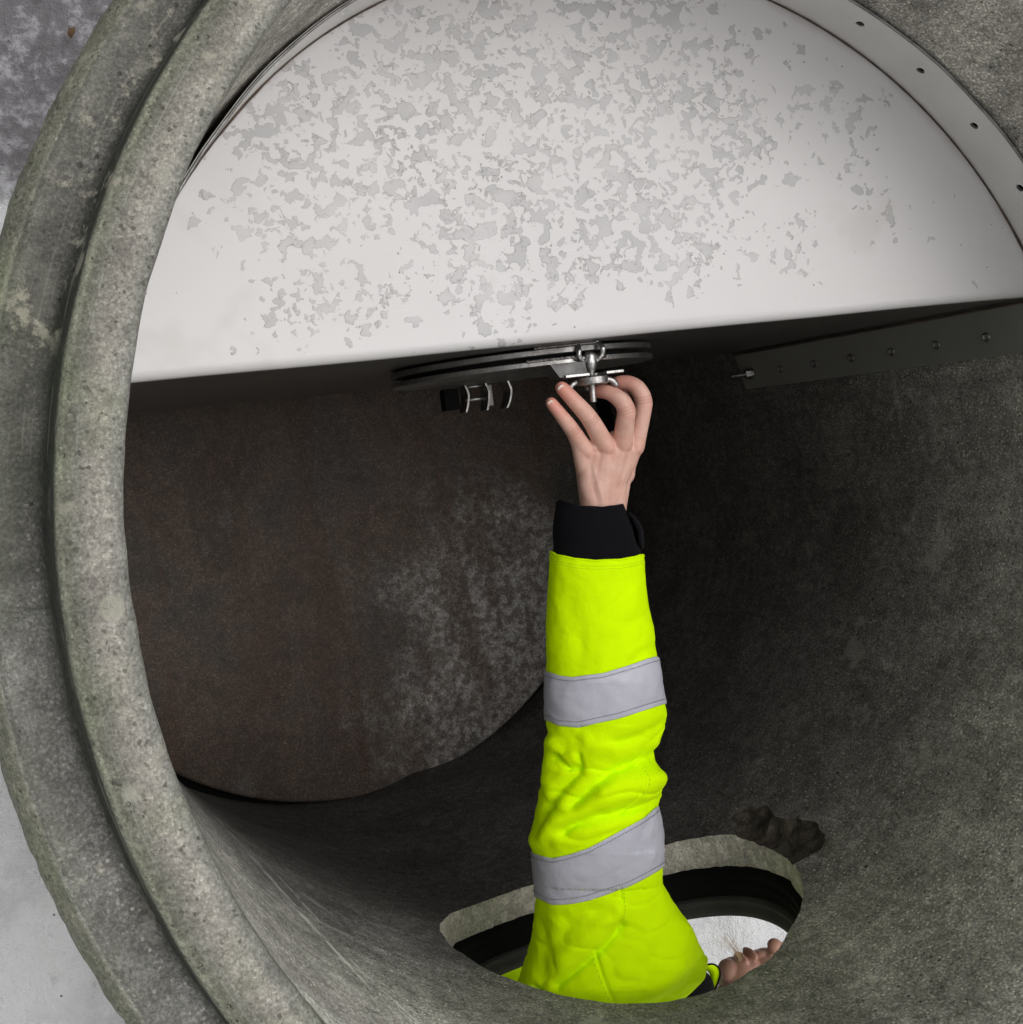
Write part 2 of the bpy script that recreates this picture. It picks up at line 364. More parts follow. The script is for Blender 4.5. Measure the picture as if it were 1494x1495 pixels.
class MB:
    def __init__(s): s.V = []; s.F = []
    def add(s, V, F):
        k = len(s.V); s.V += [Vector(v) for v in V]; s.F += [tuple(i + k for i in f) for f in F]
    def tube(s, P, r, seg=12, cap=True, closed=False):
        P = [Vector(p) for p in P]; n = len(P); R = r if hasattr(r, '__len__') else [r] * n
        T = []
        for i in range(n):
            a = P[(i - 1) % n] if (closed or i > 0) else P[0]; b = P[(i + 1) % n] if (closed or i < n - 1) else P[-1]
            T.append((b - a).normalized())
        up = Vector((0, 0, 1)) if abs(T[0].z) < .9 else Vector((1, 0, 0))
        u = T[0].cross(up).normalized(); V = []; F = []
        for i in range(n):
            u = (u - T[i] * u.dot(T[i])).normalized(); w = T[i].cross(u)
            for k in range(seg):
                a = 2 * PI * k / seg; V.append(P[i] + (u * math.cos(a) + w * math.sin(a)) * R[i])
        m_ = n if closed else n - 1
        for i in range(m_):
            for k in range(seg):
                j = (i + 1) % n
                F.append((i * seg + k, i * seg + (k + 1) % seg, j * seg + (k + 1) % seg, j * seg + k))
        if cap and not closed:
            F.append(tuple(range(seg))[::-1]); F.append(tuple((n - 1) * seg + k for k in range(seg)))
        s.add(V, F)
    def lathe(s, prof, c, ax, seg=64, closed=False):
        """prof: (radius, along axis)"""
        c = Vector(c); ax = Vector(ax).normalized(); u = ax.orthogonal().normalized(); w = ax.cross(u); V = []; F = []
        n = len(prof)
        for r, h in prof:
            for k in range(seg):
                a = 2 * PI * k / seg; V.append(c + ax * h + (u * math.cos(a) + w * math.sin(a)) * r)
        for i in range(n if closed else n - 1):
            for k in range(seg):
                j = (i + 1) % n
                F.append((i * seg + k, i * seg + (k + 1) % seg, j * seg + (k + 1) % seg, j * seg + k))
        s.add(V, F)
    def box(s, c, size, rot=None):
        V = []
        for x in (-.5, .5):
            for y in (-.5, .5):
                for z in (-.5, .5):
                    v = Vector((x * size[0], y * size[1], z * size[2]))
                    if rot: v = rot @ v
                    V.append(Vector(c) + v)
        s.add(V, [(0, 1, 3, 2), (4, 6, 7, 5), (0, 4, 5, 1), (2, 3, 7, 6), (0, 2, 6, 4), (1, 5, 7, 3)])
    def sphere(s, c, r, sx=1, sy=1, sz=1, rot=None, su=16, sv=10):
        V = []; F = []
        for i in range(sv + 1):
            t = PI * i / sv
            for k in range(su):
                p = 2 * PI * k / su
                v = Vector((math.sin(t) * math.cos(p) * sx * r, math.sin(t) * math.sin(p) * sy * r, math.cos(t) * sz * r))
                if rot: v = rot @ v
                V.append(Vector(c) + v)
        for i in range(sv):
            for k in range(su):
                F.append((i * su + k, i * su + su + k, i * su + su + (k + 1) % su, i * su + (k + 1) % su))
        s.add(V, F)
    def chain(s, P, step=.3):
        """row of overlapping spheres through (x,y,z,r)"""
        for a, b in zip(P[:-1], P[1:]):
            A = Vector(a[:3]); B = Vector(b[:3]); L = (B - A).length; n = max(2, int(L / (min(a[3], b[3]) * step)))
            for i in range(n + 1):
                t = i / n; s.sphere(A.lerp(B, t), a[3] * (1 - t) + b[3] * t)
    def build(s, name, mat, parent=None, smooth=True, bevel=0):
        o = mesh_obj(name, s.V, s.F, mat, parent, smooth)
        if bevel: 
            mod = o.modifiers.new('b', 'BEVEL'); mod.width = bevel; mod.segments = 2; mod.limit_method = 'ANGLE'; mod.harden_normals = False
            evald(o)
        return o
def bez(P, n=10):
    """Catmull-Rom through points (any dimension)"""
    P = [np.array(p, float) for p in P]; out = []
    for i in range(len(P) - 1):
        p0 = P[max(i - 1, 0)]; p1 = P[i]; p2 = P[i + 1]; p3 = P[min(i + 2, len(P) - 1)]
        for k in range(n):
            t = k / n
            out.append(.5 * ((2 * p1) + (p2 - p0) * t + (2 * p0 - 5 * p1 + 4 * p2 - p3) * t * t + (3 * p1 - p0 - 3 * p2 + p3) * t ** 3))
    out.append(P[-1]); return [tuple(p) for p in out]

# ------------------------------------------------------------------ ground: one snowy sheet out to the horizon
def make_ground():
    ts = [0]; st = .02
    while ts[-1] < 600:
        ts.append(ts[-1] + st)
        if ts[-1] > 1.6: st *= 1.18
    ax = [-t for t in ts[:0:-1]] + ts; n = len(ax); V = []
    for y in ax:
        for x in ax:
            f = 1 if max(abs(x), abs(y)) < 40 else 0
            z = GROUND
            if f:
                z += .030 * (noise.fractal(Vector((x * 2.1, y * 2.1, 3)), 1, 2, 5)) + .010 * noise.noise(Vector((x * 14, y * 14, 1)))
                r = math.hypot(x, y)
                if r < .76: z = GROUND - .03
            V.append((x, y, z))
    F = [(j * n + i, j * n + i + 1, j * n + n + i + 1, j * n + n + i) for j in range(n - 1) for i in range(n - 1)]
    o = mesh_obj('ground', V, F, M['snow']); tag(o, 'trampled white snow with grey slush around the concrete manhole', 'ground', kind='structure')
make_ground()

mb = MB()
lp = [(-.604, .838), (-.598, .868), (-.585, .885), (-.570, .872), (-.575, .845), (-.590, .825)]
lp = [(-.493 + (x + .585) * .5, .962 + (y - .855) * .40) for x, y in lp]
V = [(x, y, GROUND + .05 + .012 * math.sin(i * 2.3)) for i, (x, y) in enumerate(lp)]; V.append((-.492, .963, GROUND + .062))
mb.add(V, [(i, (i + 1) % 6, 6) for i in range(6)])
o = mb.build('dead_leaf', M['leaf']); tag(o, 'small brown dead leaf lying on the grey slush', 'leaf')

# ------------------------------------------------------------------ concrete manhole
man = empty('concrete_manhole', (0, 0, GROUND), 'large grey green concrete manhole ring standing on snow, with stepped rim', 'manhole ring')
def wall_mesh():
    prof = [(.600, -.34), (.600, -.24), (.600, -.17), (.600, -.12), (.5985, -.09), (.595, -.065), (.591, -.045), (.588, -.028), (.5862, -.012), (.5864, -.006), (.5875, -.002), (.590, .0002), (.596, .0012),
            (.606, .0015), (.614, .0012), (.621, .0008), (.626, .0), (.6305, -.0010), (.6335, -.0035), (.6355, -.009), (.638, -.024), (.640, -.034), (.643, -.041),
            (.648, -.045), (.655, -.046), (.664, -.0445), (.672, -.043), (.679, -.0425), (.684, -.045), (.689, -.0495), (.694, -.055), (.6985, -.062), (.701, -.072), (.7015, -.09), (.700, -.14), (.70, -.25), (.70, -.45)]
    prof = [(.600, z) for z in (-1.68, -1.5, -1.3, -1.1, -1.0, -.90, -.82, -.74, -.65, -.55, -.45)] + prof + [(.70, z) for z in (-.6, -.8, -1.1, -1.3, -1.68)]
    seg = 900; V = []; F = []; n = len(prof)
    for k in range(seg):
        a = 2 * PI * k / seg; ca, sa = math.cos(a), math.sin(a)
        for i, (r, z) in enumerate(prof):
            q = Vector((ca * 3, sa * 3, z * 4))
            if z > -.3:
                w = min(1, (z + .3) / .2)
                p = Vector((ca * .6, sa * .6, z))
                dr = .0016 * noise.noise(q * 2.2) + .0009 * noise.noise(p * 40)
                dz = .0022 * noise.noise(q * 1.3 + Vector((5, 5, 5))) + .0009 * noise.noise(p * 55 + Vector((9, 1, 1)))
                if r > .684:      # worn, nibbled outer arris
                    cr = noise.noise(p * 26 + Vector((3, 3, 8))); cr2 = noise.noise(p * 11 + Vector((1, 7, 2))); dr -= .0045 * max(0, cr - .22) + .004 * max(0, cr2 - .25) + .0012 * noise.noise(p * 130)
                r2 = r + dr * w; z2 = z + dz * w
            else:
                fw = max(0, min(1, (math.cos(a + math.radians(150)) - .45) / .5)); r2, z2 = r + fw * float(np.interp(-z, [.60, .80, 1.0, 1.2, 1.4, 1.6, 1.75], [0, .006, .022, .042, .068, .100, .125])) * (1 if r < .65 else .8), z
            V.append((ca * r2, sa * r2, z2))
    for k in range(seg):
        j = (k + 1) % seg
        for i in range(n):
            i2 = (i + 1) % n
            F.append((k * n + i, j * n + i, j * n + i2, k * n + i2))
    return V, F
V, F = wall_mesh()
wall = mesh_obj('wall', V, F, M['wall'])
bm = bmesh.new(); bm.from_mesh(wall.data); bmesh.ops.recalc_face_normals(bm, faces=bm.faces); bm.to_mesh(wall.data); bm.free()
# the side opening: radial core hole
HA = math.radians(-85.5); HD = Vector((math.cos(HA), math.sin(HA), 0)); HT = Vector((-math.sin(HA), math.cos(HA), 0)); HZ = -.678
HU, HV = .238, .214
def hole_ring(d, k=1., seg=160, rag=.0, inset=0.):
    out = []
    for i in range(seg):
        a = 2 * PI * i / seg; e = rag * noise.noise(Vector((math.cos(a) * 6, math.sin(a) * 6, 2))) + rag * .6 * noise.noise(Vector((math.cos(a) * 22, math.sin(a) * 22, 4)))
        ru = (HU + e) * k - inset; rv = (HV + e) * k - inset
        out.append(HD * d + HT * (math.cos(a) * ru) + Vector((0, 0, HZ + math.sin(a) * rv)))
    return out
def loft(rings, closed_ends=True):
    n = len(rings[0]); V = [v for r in rings for v in r]; F = []
    for j in range(len(rings) - 1):
        for i in range(n): F.append((j * n + i, j * n + (i + 1) % n, j * n + n + (i + 1) % n, j * n + n + i))
    if closed_ends: F.append(tuple(range(n))[::-1]); F.append(tuple((len(rings) - 1) * n + i for i in range(n)))
    return V, F
def fixn(o):
    bm = bmesh.new(); bm.from_mesh(o.data); bmesh.ops.recalc_face_normals(bm, faces=bm.faces); bm.to_mesh(o.data); bm.free()
V, F = loft([hole_ring(.30, rag=.0035), hole_ring(.85, rag=.0035)])
cut1 = mesh_obj('cutter', V, F, M['cored']); fixn(cut1)
# spalled patch on the bore edge
mb = MB(); 
for i, (x, y, z, r) in enumerate([(.292, -.524, -.785, .012), (.298, -.521, -.765, .015), (.302, -.518, -.744, .016), (.304, -.517, -.722, .014), (.305, -.516, -.700, .015), (.304, -.517, -.680, .016), (.304, -.517, -.660, .016), (.309, -.514, -.645, .017), (.306, -.516, -.625, .016), (.298, -.521, -.610, .013),
                                  (.286, -.527, -.740, .018), (.288, -.526, -.700, .020), (.286, -.527, -.660, .020), (.284, -.528, -.63, .018)]):
    mb.sphere((x * .967, y * .967, z), r * 1.5, 1.2, 1.2, 1.35)
cut2 = mb.build('cutter2', M['chip']); fixn(cut2)
apply(cut2, ('REMESH', dict(mode='VOXEL', voxel_size=.0022)), ('SMOOTH', dict(factor=.8, iterations=14)))
for v in cut2.data.vertices:
    p = v.co; v.co = p + Vector((noise.noise(p * 42), noise.noise(p * 42 + Vector((7, 0, 0))), noise.noise(p * 42 + Vector((0, 7, 0))))) * .0050 + v.normal * (.0028 * abs(noise.noise(p * 130)) + .0022 * noise.noise(p * 300))
apply(cut2, ('REMESH', dict(mode='VOXEL', voxel_size=.0024)))
fixn(cut2)
# drilled fixing holes behind the flanges, inner shade painted as black faces
TOPH = [math.radians(28.47 + 9.01 * k) for k in range(-1, 14)]
SIDEZ = [-.4046 - .0933 * k for k in range(8)]
mb = MB()
for a in TOPH:
    d = Vector((math.cos(a), math.sin(a), 0)); c = d * .575 + Vector((0, 0, -.343))
    V_, F_ = [], []
    mb.tube([c, c + d * .06], .0052, 14)
cut3 = mb.build('cutter3', M['rubber']); fixn(cut3)
for c_, selfx in ((cut1, False), (cut2, False), (cut3, False)):
    md = wall.modifiers.new('b', 'BOOLEAN'); md.operation = 'DIFFERENCE'; md.object = c_; md.solver = 'EXACT'
    try: md.material_mode = 'TRANSFER'
    except Exception: pass
evald(wall); print('WALL VERTS', len(wall.data.vertices))
for c_ in (cut1, cut2): bpy.data.objects.remove(c_)
wall.data.polygons.foreach_set('use_smooth', [True] * len(wall.data.polygons))
try: wall.data.set_sharp_from_angle(angle=math.radians(38))
except Exception as e: print('sharp', e)
wall.parent = man; wall.location = -parent_loc(man)
# floor slab, slightly off centre, and a bed below it painted black as the gap's shadow
mb = MB(); mb.lathe([(.0001, 0), (.2, 0), (.45, 0), (.624, 0), (.630, -.002), (.633, -.007), (.633, -.04)], (-.086, .004, -1.585), (0, 0, 1), 160)
fl = mb.build('floor_slab', M['floor'], man)
mb = MB(); mb.lathe([(.0001, 0), (.735, 0)], (0, 0, -1.632), (0, 0, 1), 96); mb.build('floor_bed', M['rubber'], man)
# rubber seal lining the outer half of the opening, and the socket ring outside it
def ring_obj(name, prof, mat, parent):
    rings = [hole_ring(d, inset=i) for d, i in prof]; V, F = loft(rings, False); o = mesh_obj(name, V, F, mat, parent); fixn(o); return o
# the ring follows the curved wall: bend depth by position
def bend(o, r0):
    for v in o.data.vertices:
        p = v.co; t = p.dot(HT); d = p.dot(HD); v.co = p + HD * (math.sqrt(max(.01, r0 * r0 - t * t)) - r0)
sl = ring_obj('rubber_seal', [(.640, -.004), (.6415, .004), (.645, .008), (.650, .009), (.653, .0065), (.656, .006), (.660, .009), (.664, .009), (.668, .007), (.672, .008), (.676, .008), (.679, .006), (.681, .0)], M['rubber'], man); bend(sl, .662)
sr = ring_obj('socket_ring', [(.676, .0), (.677, .010), (.679, .0135), (.681, .014), (.683, .011), (.685, .009), (.689, .011), (.693, .015), (.699, .016), (.702, .012), (.702, -.03), (.70, -.03)], M['greyring'], man); bend(sr, .69)
# loose pale lump stuck on the rim
mb = MB(); mb.sphere((0, 0, 0), .0095, 1, 1, .25, None, 18, 8); 
for v in mb.V: v += Vector((noise.noise(v * 300), noise.noise(v * 300 + Vector((4, 4, 4))), 0)) * .0025
for v in mb.V: v += Vector((-.4465, .4955, -.0415))
mb.build('mortar_spatter', M['cored'], man)

# ------------------------------------------------------------------ steel partition
YC, ZP, ZB, RB = .1574, -.3858, -1.085, .012
part = empty('steel_partition', (0, YC, ZB), 'half round stainless steel partition with water patches, bolted inside the manhole', 'steel partition')
def rad(a):   # the sheet hangs slightly off the wall on the far left
    d = math.degrees(a); return .5945 - .006 * math.exp(-((d - 143) / 16) ** 2)
def folded():
    prof = []
    N1 = 110
    for i in range(N1): 
        t = i / (N1 - 1); prof.append((.5935 + (YC + RB - .5935) * (1 - (1 - t) ** 1.0), ZP))
    prof[0] = (.5935, ZP)
    for k in range(1, 11):
        a = PI / 2 * k / 10; prof.append((YC + RB - RB * math.sin(a), ZP - RB + RB * math.cos(a)))
    for k in range(1, 61): prof.append((YC, ZP - RB + (ZB - ZP + RB) * k / 60))
    nx = 140; V = []; F = []
    for j, (y, z) in enumerate(prof):
        hw = math.sqrt(max(1e-6, .5935 ** 2 - y * y))
        aL = math.atan2(y, -hw); hl = math.sqrt(max(1e-6, rad(aL) ** 2 - y * y)) if rad(aL) > y else .001
        for i in range(nx + 1):
            s_ = -math.cos(PI * i / nx) if j < 4 else 2 * i / nx - 1
            x = s_ * (hw if s_ > 0 else hl)
            d = .0012 * noise.noise(Vector((x * 3, y * 3, z * 3 + 4)))
            yy = y - (.0016 * noise.noise(Vector((x * 4, 0, z * 4))) if j > N1 else 0)
            V.append((x, yy, z + (d if j < N1 else 0)))
    n = nx + 1
    for j in range(len(prof) - 1):
        for i in range(nx): F.append((j * n + i, j * n + i + 1, j * n + n + i + 1, j * n + n + i))
    return V, F
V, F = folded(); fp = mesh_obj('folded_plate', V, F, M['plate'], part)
fixn(fp)
def strip(name, pts_top, pts_bot, thick, mat, parent):
    """ribbon between two polylines, thickened towards the wall"""
    n = len(pts_top); V = []; F = []
    for a, b in zip(pts_top, pts_bot):
        for q, e in ((a, 0), (b, 0), (b, thick), (a, thick)):
            q = Vector(q); d = Vector((q.x, q.y, 0)).normalized(); V.append(q + d * e)
    for i in range(n - 1):
        for k in range(4): F.append((i * 4 + k, i * 4 + (k + 1) % 4, i * 4 + 4 + (k + 1) % 4, i * 4 + 4 + k))
    F.append((3, 2, 1, 0)); F.append(tuple((n - 1) * 4 + k for k in range(4)))
    o = mesh_obj(name, V, F, mat, parent, smooth=False); fixn(o); return o
A0, A1 = math.radians(16.2), math.radians(163.8); NA = 200
tp = []; bt = []
for i in range(NA + 1):
    a = A0 + (A1 - A0) * i / NA; r = rad(a) + .0005; wob = .0008 * noise.noise(Vector((a * 9, 0, 1)))
    off = .0025 * math.exp(-((math.degrees(a) - 148) / 14) ** 2)
    tp.append((math.cos(a) * (r - off + wob), math.sin(a) * (r - off + wob), -.3165 + .0012 * noise.noise(Vector((a * 7, 3, 3))))); bt.append((math.cos(a) * r, math.sin(a) * r, -.389))
fl1 = strip('top_flange', tp, bt, .003, M['flange'], part)
md = fl1.modifiers.new('b', 'BOOLEAN'); md.operation = 'DIFFERENCE'; md.object = cut3; md.solver = 'EXACT'
# cutter is in world space, as is the wall before lifting
bpy.context.view_layer.update(); evald(fl1); bpy.data.objects.remove(cut3)
# rolled edge along the flange top
mb = MB(); mb.tube([(p[0] * 1.001, p[1] * 1.001, p[2] + .0005) for p in tp], .0018, 8); mb.build('flange_edge', M['lid'], part)
# dark rusty weld bead between sheet and flange
P = []; 
for i in range(400):
    a = A0 + (A1 - A0) * i / 399; r = rad(a) - .0005; P.append((math.cos(a) * r, math.sin(a) * r, ZP + .0010))
R_ = [.0010 + .0006 * noise.noise(Vector((i * .21, 0, 0))) + .0014 * max(0, noise.noise(Vector((i * .03, 5, 0)))) for i in range(400)]
mb = MB(); mb.tube(P, R_, 8); mb.build('weld_bead', M['rust'], part)
# flanges down the wall either side of the front sheet
for sgn in (1, -1):
    tp = []; bt = []
    nn = 40
    L_ = [(.5955, YC - .0035 - .0022 * 0), (.5955, YC - .067)]
    def pt(y, z, r=.5955): return (sgn * math.sqrt(r * r - y * y), y, z)
    V = []; F = []
    zs = [-.386 + (-1.085 + .386) * i / nn for i in range(nn + 1)]; ys = [YC - .002 - .065 * k / 8 for k in range(9)]
    for z in zs:
        for r in (.5945, .5972):
            for y in ys: V.append(pt(y + (.0008 * noise.noise(Vector((z * 8, y * 9, 0)))), z, r))
    m_ = 18
    for i in range(nn):
        for k in range(8):
            F.append((i * m_ + k, i * m_ + k + 1, i * m_ + m_ + k + 1, i * m_ + m_ + k)); F.append((i * m_ + 9 + k, i * m_ + m_ + 9 + k, i * m_ + m_ + 10 + k, i * m_ + 10 + k))
        for k in (0, 8): F.append((i * m_ + k, i * m_ + m_ + k, i * m_ + m_ + 9 + k, i * m_ + 9 + k))
    for e in (0, nn):
        for k in range(8): F.append((e * m_ + k, e * m_ + k + 1, e * m_ + 10 + k, e * m_ + 9 + k))
    sf = mesh_obj('side_flange', V, F, M['dull'], part, smooth=False); fixn(sf)
    mb = MB(); mb.tube([pt(YC - .0045 + .0005 * noise.noise(Vector((z_ * 40, 0, 0))), z_, .5935) for z_ in [zs[0] + (zs[-1] - zs[0]) * i / 120 for i in range(121)]], .0018, 8); mb.build('weld_bead', M['rust'], part)
    for z in SIDEZ[:-1]:
        c = Vector(pt(.1168, z, .5945)); d = Vector((c.x, c.y, 0)).normalized()
        mb = MB(); mb.lathe([(.0062, .0), (.0062, -.0022), (.0046, -.0024), (.0046, .006), (.0001, .006)], c, d, 20)
        mb.build('rivet', M['dull'] if sgn < 0 else M['lid'], part)
# anchor stud with nut, lowest on the right
c = Vector((.5824, .1171, -1.050)); d = Vector((-.98, -.05, -.22)).normalized()
mb = MB(); mb.tube([c - d * -.0, c + d * .004], .010, 20); mb.tube([c + d * .004, c + d * .013], .0088, 6); st = mb.build('anchor_nut', M['bright'], part, smooth=False)
mb = MB(); P = [c + d * (.010 + .0006 * i) for i in range(48)]; mb.tube(P, [.0042 + .0005 * (i % 3 == 0) for i in range(48)], 12); mb.build('anchor_stud', M['lid'], part)

# hatch
HX, HZc, HR = -.030, -.607, .166
def disc(name, y0, y1, ro, ri, mat, par, seg=128, warp=0):
    mb = MB(); b_ = .0008
    pr = [(ri, y0), (ro - b_, y0), (ro, y0 + (b_ if y1 > y0 else -b_)), (ro, y1 - (b_ if y1 > y0 else -b_)), (ro - b_, y1), (ri, y1)]
    mb.lathe([(r, y) for r, y in pr], (HX, 0, HZc), (0, 1, 0), seg, closed=ri > .001); o = mb.build(name, mat, par); fixn(o); return o
hf = disc('hatch_frame', .1545, .1475, HR, .128, M['lid'], part)
lid = disc('hatch_lid', .1415, .1350, HR, .0002, M['lid'], part)
for o in (hf, lid):
    o.data.set_sharp_from_angle(angle=math.radians(30))
mb = MB(); P = []
disc('gasket', .1475, .1415, .150, .135, M['rubber'], part)
# welds beside the latch
for (x0, x1, yy, zz, k) in ((-.085, -.020, .1415, None, 0), (-.075, .000, .1560, None, 3)):
    P = []; R_ = []
    for i in range(70):
        x = x0 + (x1 - x0) * i / 69; z = HZc + math.sqrt(HR ** 2 - (x - HX) ** 2) + .0005
        P.append((x, yy + .0008 * noise.noise(Vector((i * .5, k, 0))), z)); R_.append(.0017 + .0009 * noise.noise(Vector((i * .6, 2, k))))
    mb = MB(); mb.tube(P, R_, 8); mb.build('weld_bead', M['weld'], part)
# latch: two hooked lugs on the frame, swing bolt with an eye, slotted bracket on the lid
LZ = -.440
for pts in ([(-.0215, .1565, LZ - .004), (-.0245, .1490, LZ + .004), (-.0255, .1420, LZ + .004), (-.0215, .1360, LZ + .001), (-.0150, .1330, LZ - .002)],
            [(.0035, .1570, LZ - .004), (.0050, .1490, LZ + .004), (.0045, .1420, LZ + .003), (.0005, .1370, LZ + .001), (-.0050, .1335, LZ - .002)]):
    P = bez(pts, 8); mb = MB(); mb.tube(P, [.0032 + .0003 * noise.noise(Vector((i * .6, pts[0][0] * 50, 0))) for i in range(len(P))], 14); mb.sphere(pts[0], .0044); mb.sphere(pts[-1], .0032)
    mb.build('latch_lug', M['bright'], part)
mb = MB(); mb.tube(bez([(-.0098, .1455, LZ), (-.0100, .1425, LZ), (-.0102, .1365, LZ), (-.0105, .1310, LZ), (-.0110, .1250, LZ), (-.0115, .118, LZ)], 5), [max(.003, float(np.interp(i, [0, 3, 6, 13, 18, 22, 25], [.0035, .0062, .0072, .0080, .0066, .0046, .0040]))) for i in range(26)], 20)
mb.tube([(-.030, .1395, LZ - .001), (.010, .1395, LZ - .001)], .0028, 12)
P = [(-.0115 - .0016 * t, .118 - .0305 * t, LZ) for t in [i / 60 for i in range(61)]]
mb.tube(P, [.0037 + .0005 * (i % 3 == 0) for i in range(61)], 14); mb.build('swing_bolt', M['bright'], part)
mb = MB()
mb.add([(-.0650, .1350, LZ - .020), (-.0640, .1350, LZ + .008), (-.0540, .1190, LZ + .008), (-.0550, .1190, LZ - .020),
        (-.0200, .1350, LZ - .020), (-.0200, .1350, LZ + .006), (-.0180, .1190, LZ + .006), (-.0180, .1190, LZ - .020)],
       [(0, 1, 2, 3), (4, 7, 6, 5), (1, 5, 6, 2), (0, 3, 7, 4), (0, 4, 5, 1), (3, 2, 6, 7)])
br = mb.build('latch_bracket', M['bracket'], part, smooth=False)
mb = MB()
mb.box((-.0335, .1195, LZ - .002), (.030, .0034, .028)); mb.box((.0135, .1195, LZ - .002), (.022, .0034, .028)); mb.box((-.009, .1195, LZ - .014), (.024, .0034, .008))
mb.build('slotted_plate', M['bright'], part, smooth=False, bevel=.0006)
# hand nut: thick ring with three curved grip arms
mb = MB(); mb.lathe([(.0045, .0048), (.0170, .0048), (.0182, .0036), (.0184, -.0036), (.0170, -.0048), (.0045, -.0048)], (-.0110, .1120, LZ), (0, 1, 0), 48, closed=True)
nut = mb.build('hand_nut', M['bright'], part); fixn(nut); nut.data.set_sharp_from_angle(angle=math.radians(35))
for a in (math.radians(196), math.radians(8), math.radians(282)):
    u = Vector((math.cos(a), 0, math.sin(a))); c = Vector((-.0110, .1115, LZ))
    P = bez([c + u * .0165 + Vector((0, .001, 0)), c + u * .0215 + Vector((0, -.0005, 0)), c + u * .0250 + Vector((0, -.003, 0)), c + u * .0275 + Vector((0, -.007, 0))], 6)
    mb = MB(); mb.tube(P, [.0036] * len(P), 12); mb.sphere(P[-1], .0036); mb.build('grip_arm', M['bright'], nut)
# hinge at the bottom of the lid: three bent ears with pins, and a dark leaf
for x, bendx in ((-.0520, -.003), (-.0215, -.002), (.0120, -.006)):
    P = bez([(x - .001, .1350, -.770), (x + .0015, .128, -.770), (x + .003, .121, -.770), (x + .0015 + bendx * .3, .108, -.770), (x + bendx, .0975, -.770)], 7)
    V = []; F = []
    n = len(P)
    for i, p in enumerate(P):
        t = i / (n - 1); hz = .016 * (1 - .15 * t)
        for dx, dz in ((-.0013, -hz), (.0013, -hz), (.0013, hz), (-.0013, hz)): V.append((p[0] + dx, p[1], p[2] + dz))
    for i in range(n - 1):
        for k in range(4): F.append((i * 4 + k, i * 4 + (k + 1) % 4, i * 4 + 4 + (k + 1) % 4, i * 4 + 4 + k))
    F.append((0, 1, 2, 3)); F.append(tuple((n - 1) * 4 + k for k in range(4))[::-1])
    o = mesh_obj('hinge_ear', V, F, M['lid'], part, smooth=False); fixn(o)
for yy, zz in ((.1325, -.762), (.1145, -.760)):
    mb = MB(); mb.tube([(-.0530, yy, zz), (-.0215, yy, zz)], .0026, 12); mb.build('hinge_pin', M['bright'], part)
mb = MB(); mb.box((-.0690, .1180, -.780), (.022, .030, .020)); mb.build('hinge_leaf', M['rubber'], part, smooth=False, bevel=.001)
mb = MB(); mb.box((-.0130, .118, -.780), (.008, .030, .026)); mb.build('hinge_leaf', M['dull'], part, smooth=False, bevel=.001)

# ------------------------------------------------------------------ person reaching in from outside
per = empty('person', (-.35, -1.05, GROUND), 'kneeling person in yellow high visibility jacket reaching bare left hand through the opening', 'person')
FING = dict(
 pinky=[(-0.0168, 0.0305, -0.468, 0.0089), (-0.0371, 0.0588, -0.455, 0.0077), (-0.0507, 0.0768, -0.45, 0.0067), (-0.0585, 0.0887, -0.45, 0.006), (-0.0606, 0.0921, -0.45, 0.0056)],
 ring=[(0.0045, 0.0344, -0.46, 0.0102), (-0.0175, 0.0683, -0.445, 0.0088), (-0.0369, 0.0915, -0.44, 0.0077), (-0.0471, 0.1044, -0.44, 0.0069), (-0.05, 0.1079, -0.44, 0.0063)],
 middle=[(0.0248, 0.0354, -0.458, 0.0103), (0.0236, 0.0640, -0.438, 0.0090), (0.0238, 0.0750, -0.434, 0.0089), (0.0185, 0.0870, -0.436, 0.0083), (0.0110, 0.0960, -0.444, 0.0077), (0.0055, 0.0990, -0.452, 0.0072), (0.0025, 0.0995, -0.457, 0.0066)],
 index=[(0.043, 0.0303, -0.464, 0.0101), (0.0523, 0.0700, -0.450, 0.0086), (0.0537, 0.0836, -0.447, 0.0087), (0.0497, 0.0972, -0.449, 0.0083), (0.0430, 0.1050, -0.455, 0.0077), (0.0350, 0.1075, -0.462, 0.0070), (0.0320, 0.1070, -0.466, 0.0062)],
 thumb=[(0.0340, -0.0002, -0.485, 0.0125), (0.0480, 0.0269, -0.497, 0.0118), (0.0560, 0.0560, -0.500, 0.0100), (0.0520, 0.0780, -0.492, 0.0092), (0.0400, 0.0940, -0.480, 0.0080), (.0340, .0985, -.476, .0068)])
mb = MB()
for k, P in FING.items():
    Q = bez(P, 5); Q = [tuple(q[:3]) + (max(.004, q[3]),) for q in Q]
    mb.chain([q[:3] + (q[3] * 1.20,) for q in Q], .35)
wr = [(-.0135, -.044), (.0110, -.044)]
W1 = Vector((-.0105, -.040, -.479)); W2 = Vector((.0090, -.040, -.479))
def pal(a, b, w): mb.chain([tuple(a[:3]) + (a[3],), tuple(b[:3]) + (b[3],)], .3)
m5, m4, m3, m2 = FING['pinky'][0], FING['ring'][0], FING['middle'][0], FING['index'][0]
h5, h4, h3, h2 = (-.0145, -.006, -.478, .0125), (-.0045, -.010, -.474, .0135), (.0080, -.010, -.473, .0140), (.0195, -.008, -.477, .0140)
for a, b in ((h5, m5), (h4, m4), (h3, m3), (h2, m2)):
    a2 = (a[0] * .6, -.048, -.480, .0150); mb.chain([a2, a, b], .3)
mb.chain([(-.010, -.05, -.481, .0165), (-.0145, .0, -.482, .0115), (-.0165, .020, -.477, .0115)], .3)   # little-finger side of the palm
mb.chain([(.010, -.05, -.481, .0165), (.0285, -.008, -.485, .0140), (.037, .010, -.483, .0140), (.0440, .028, -.474, .0125)], .3)
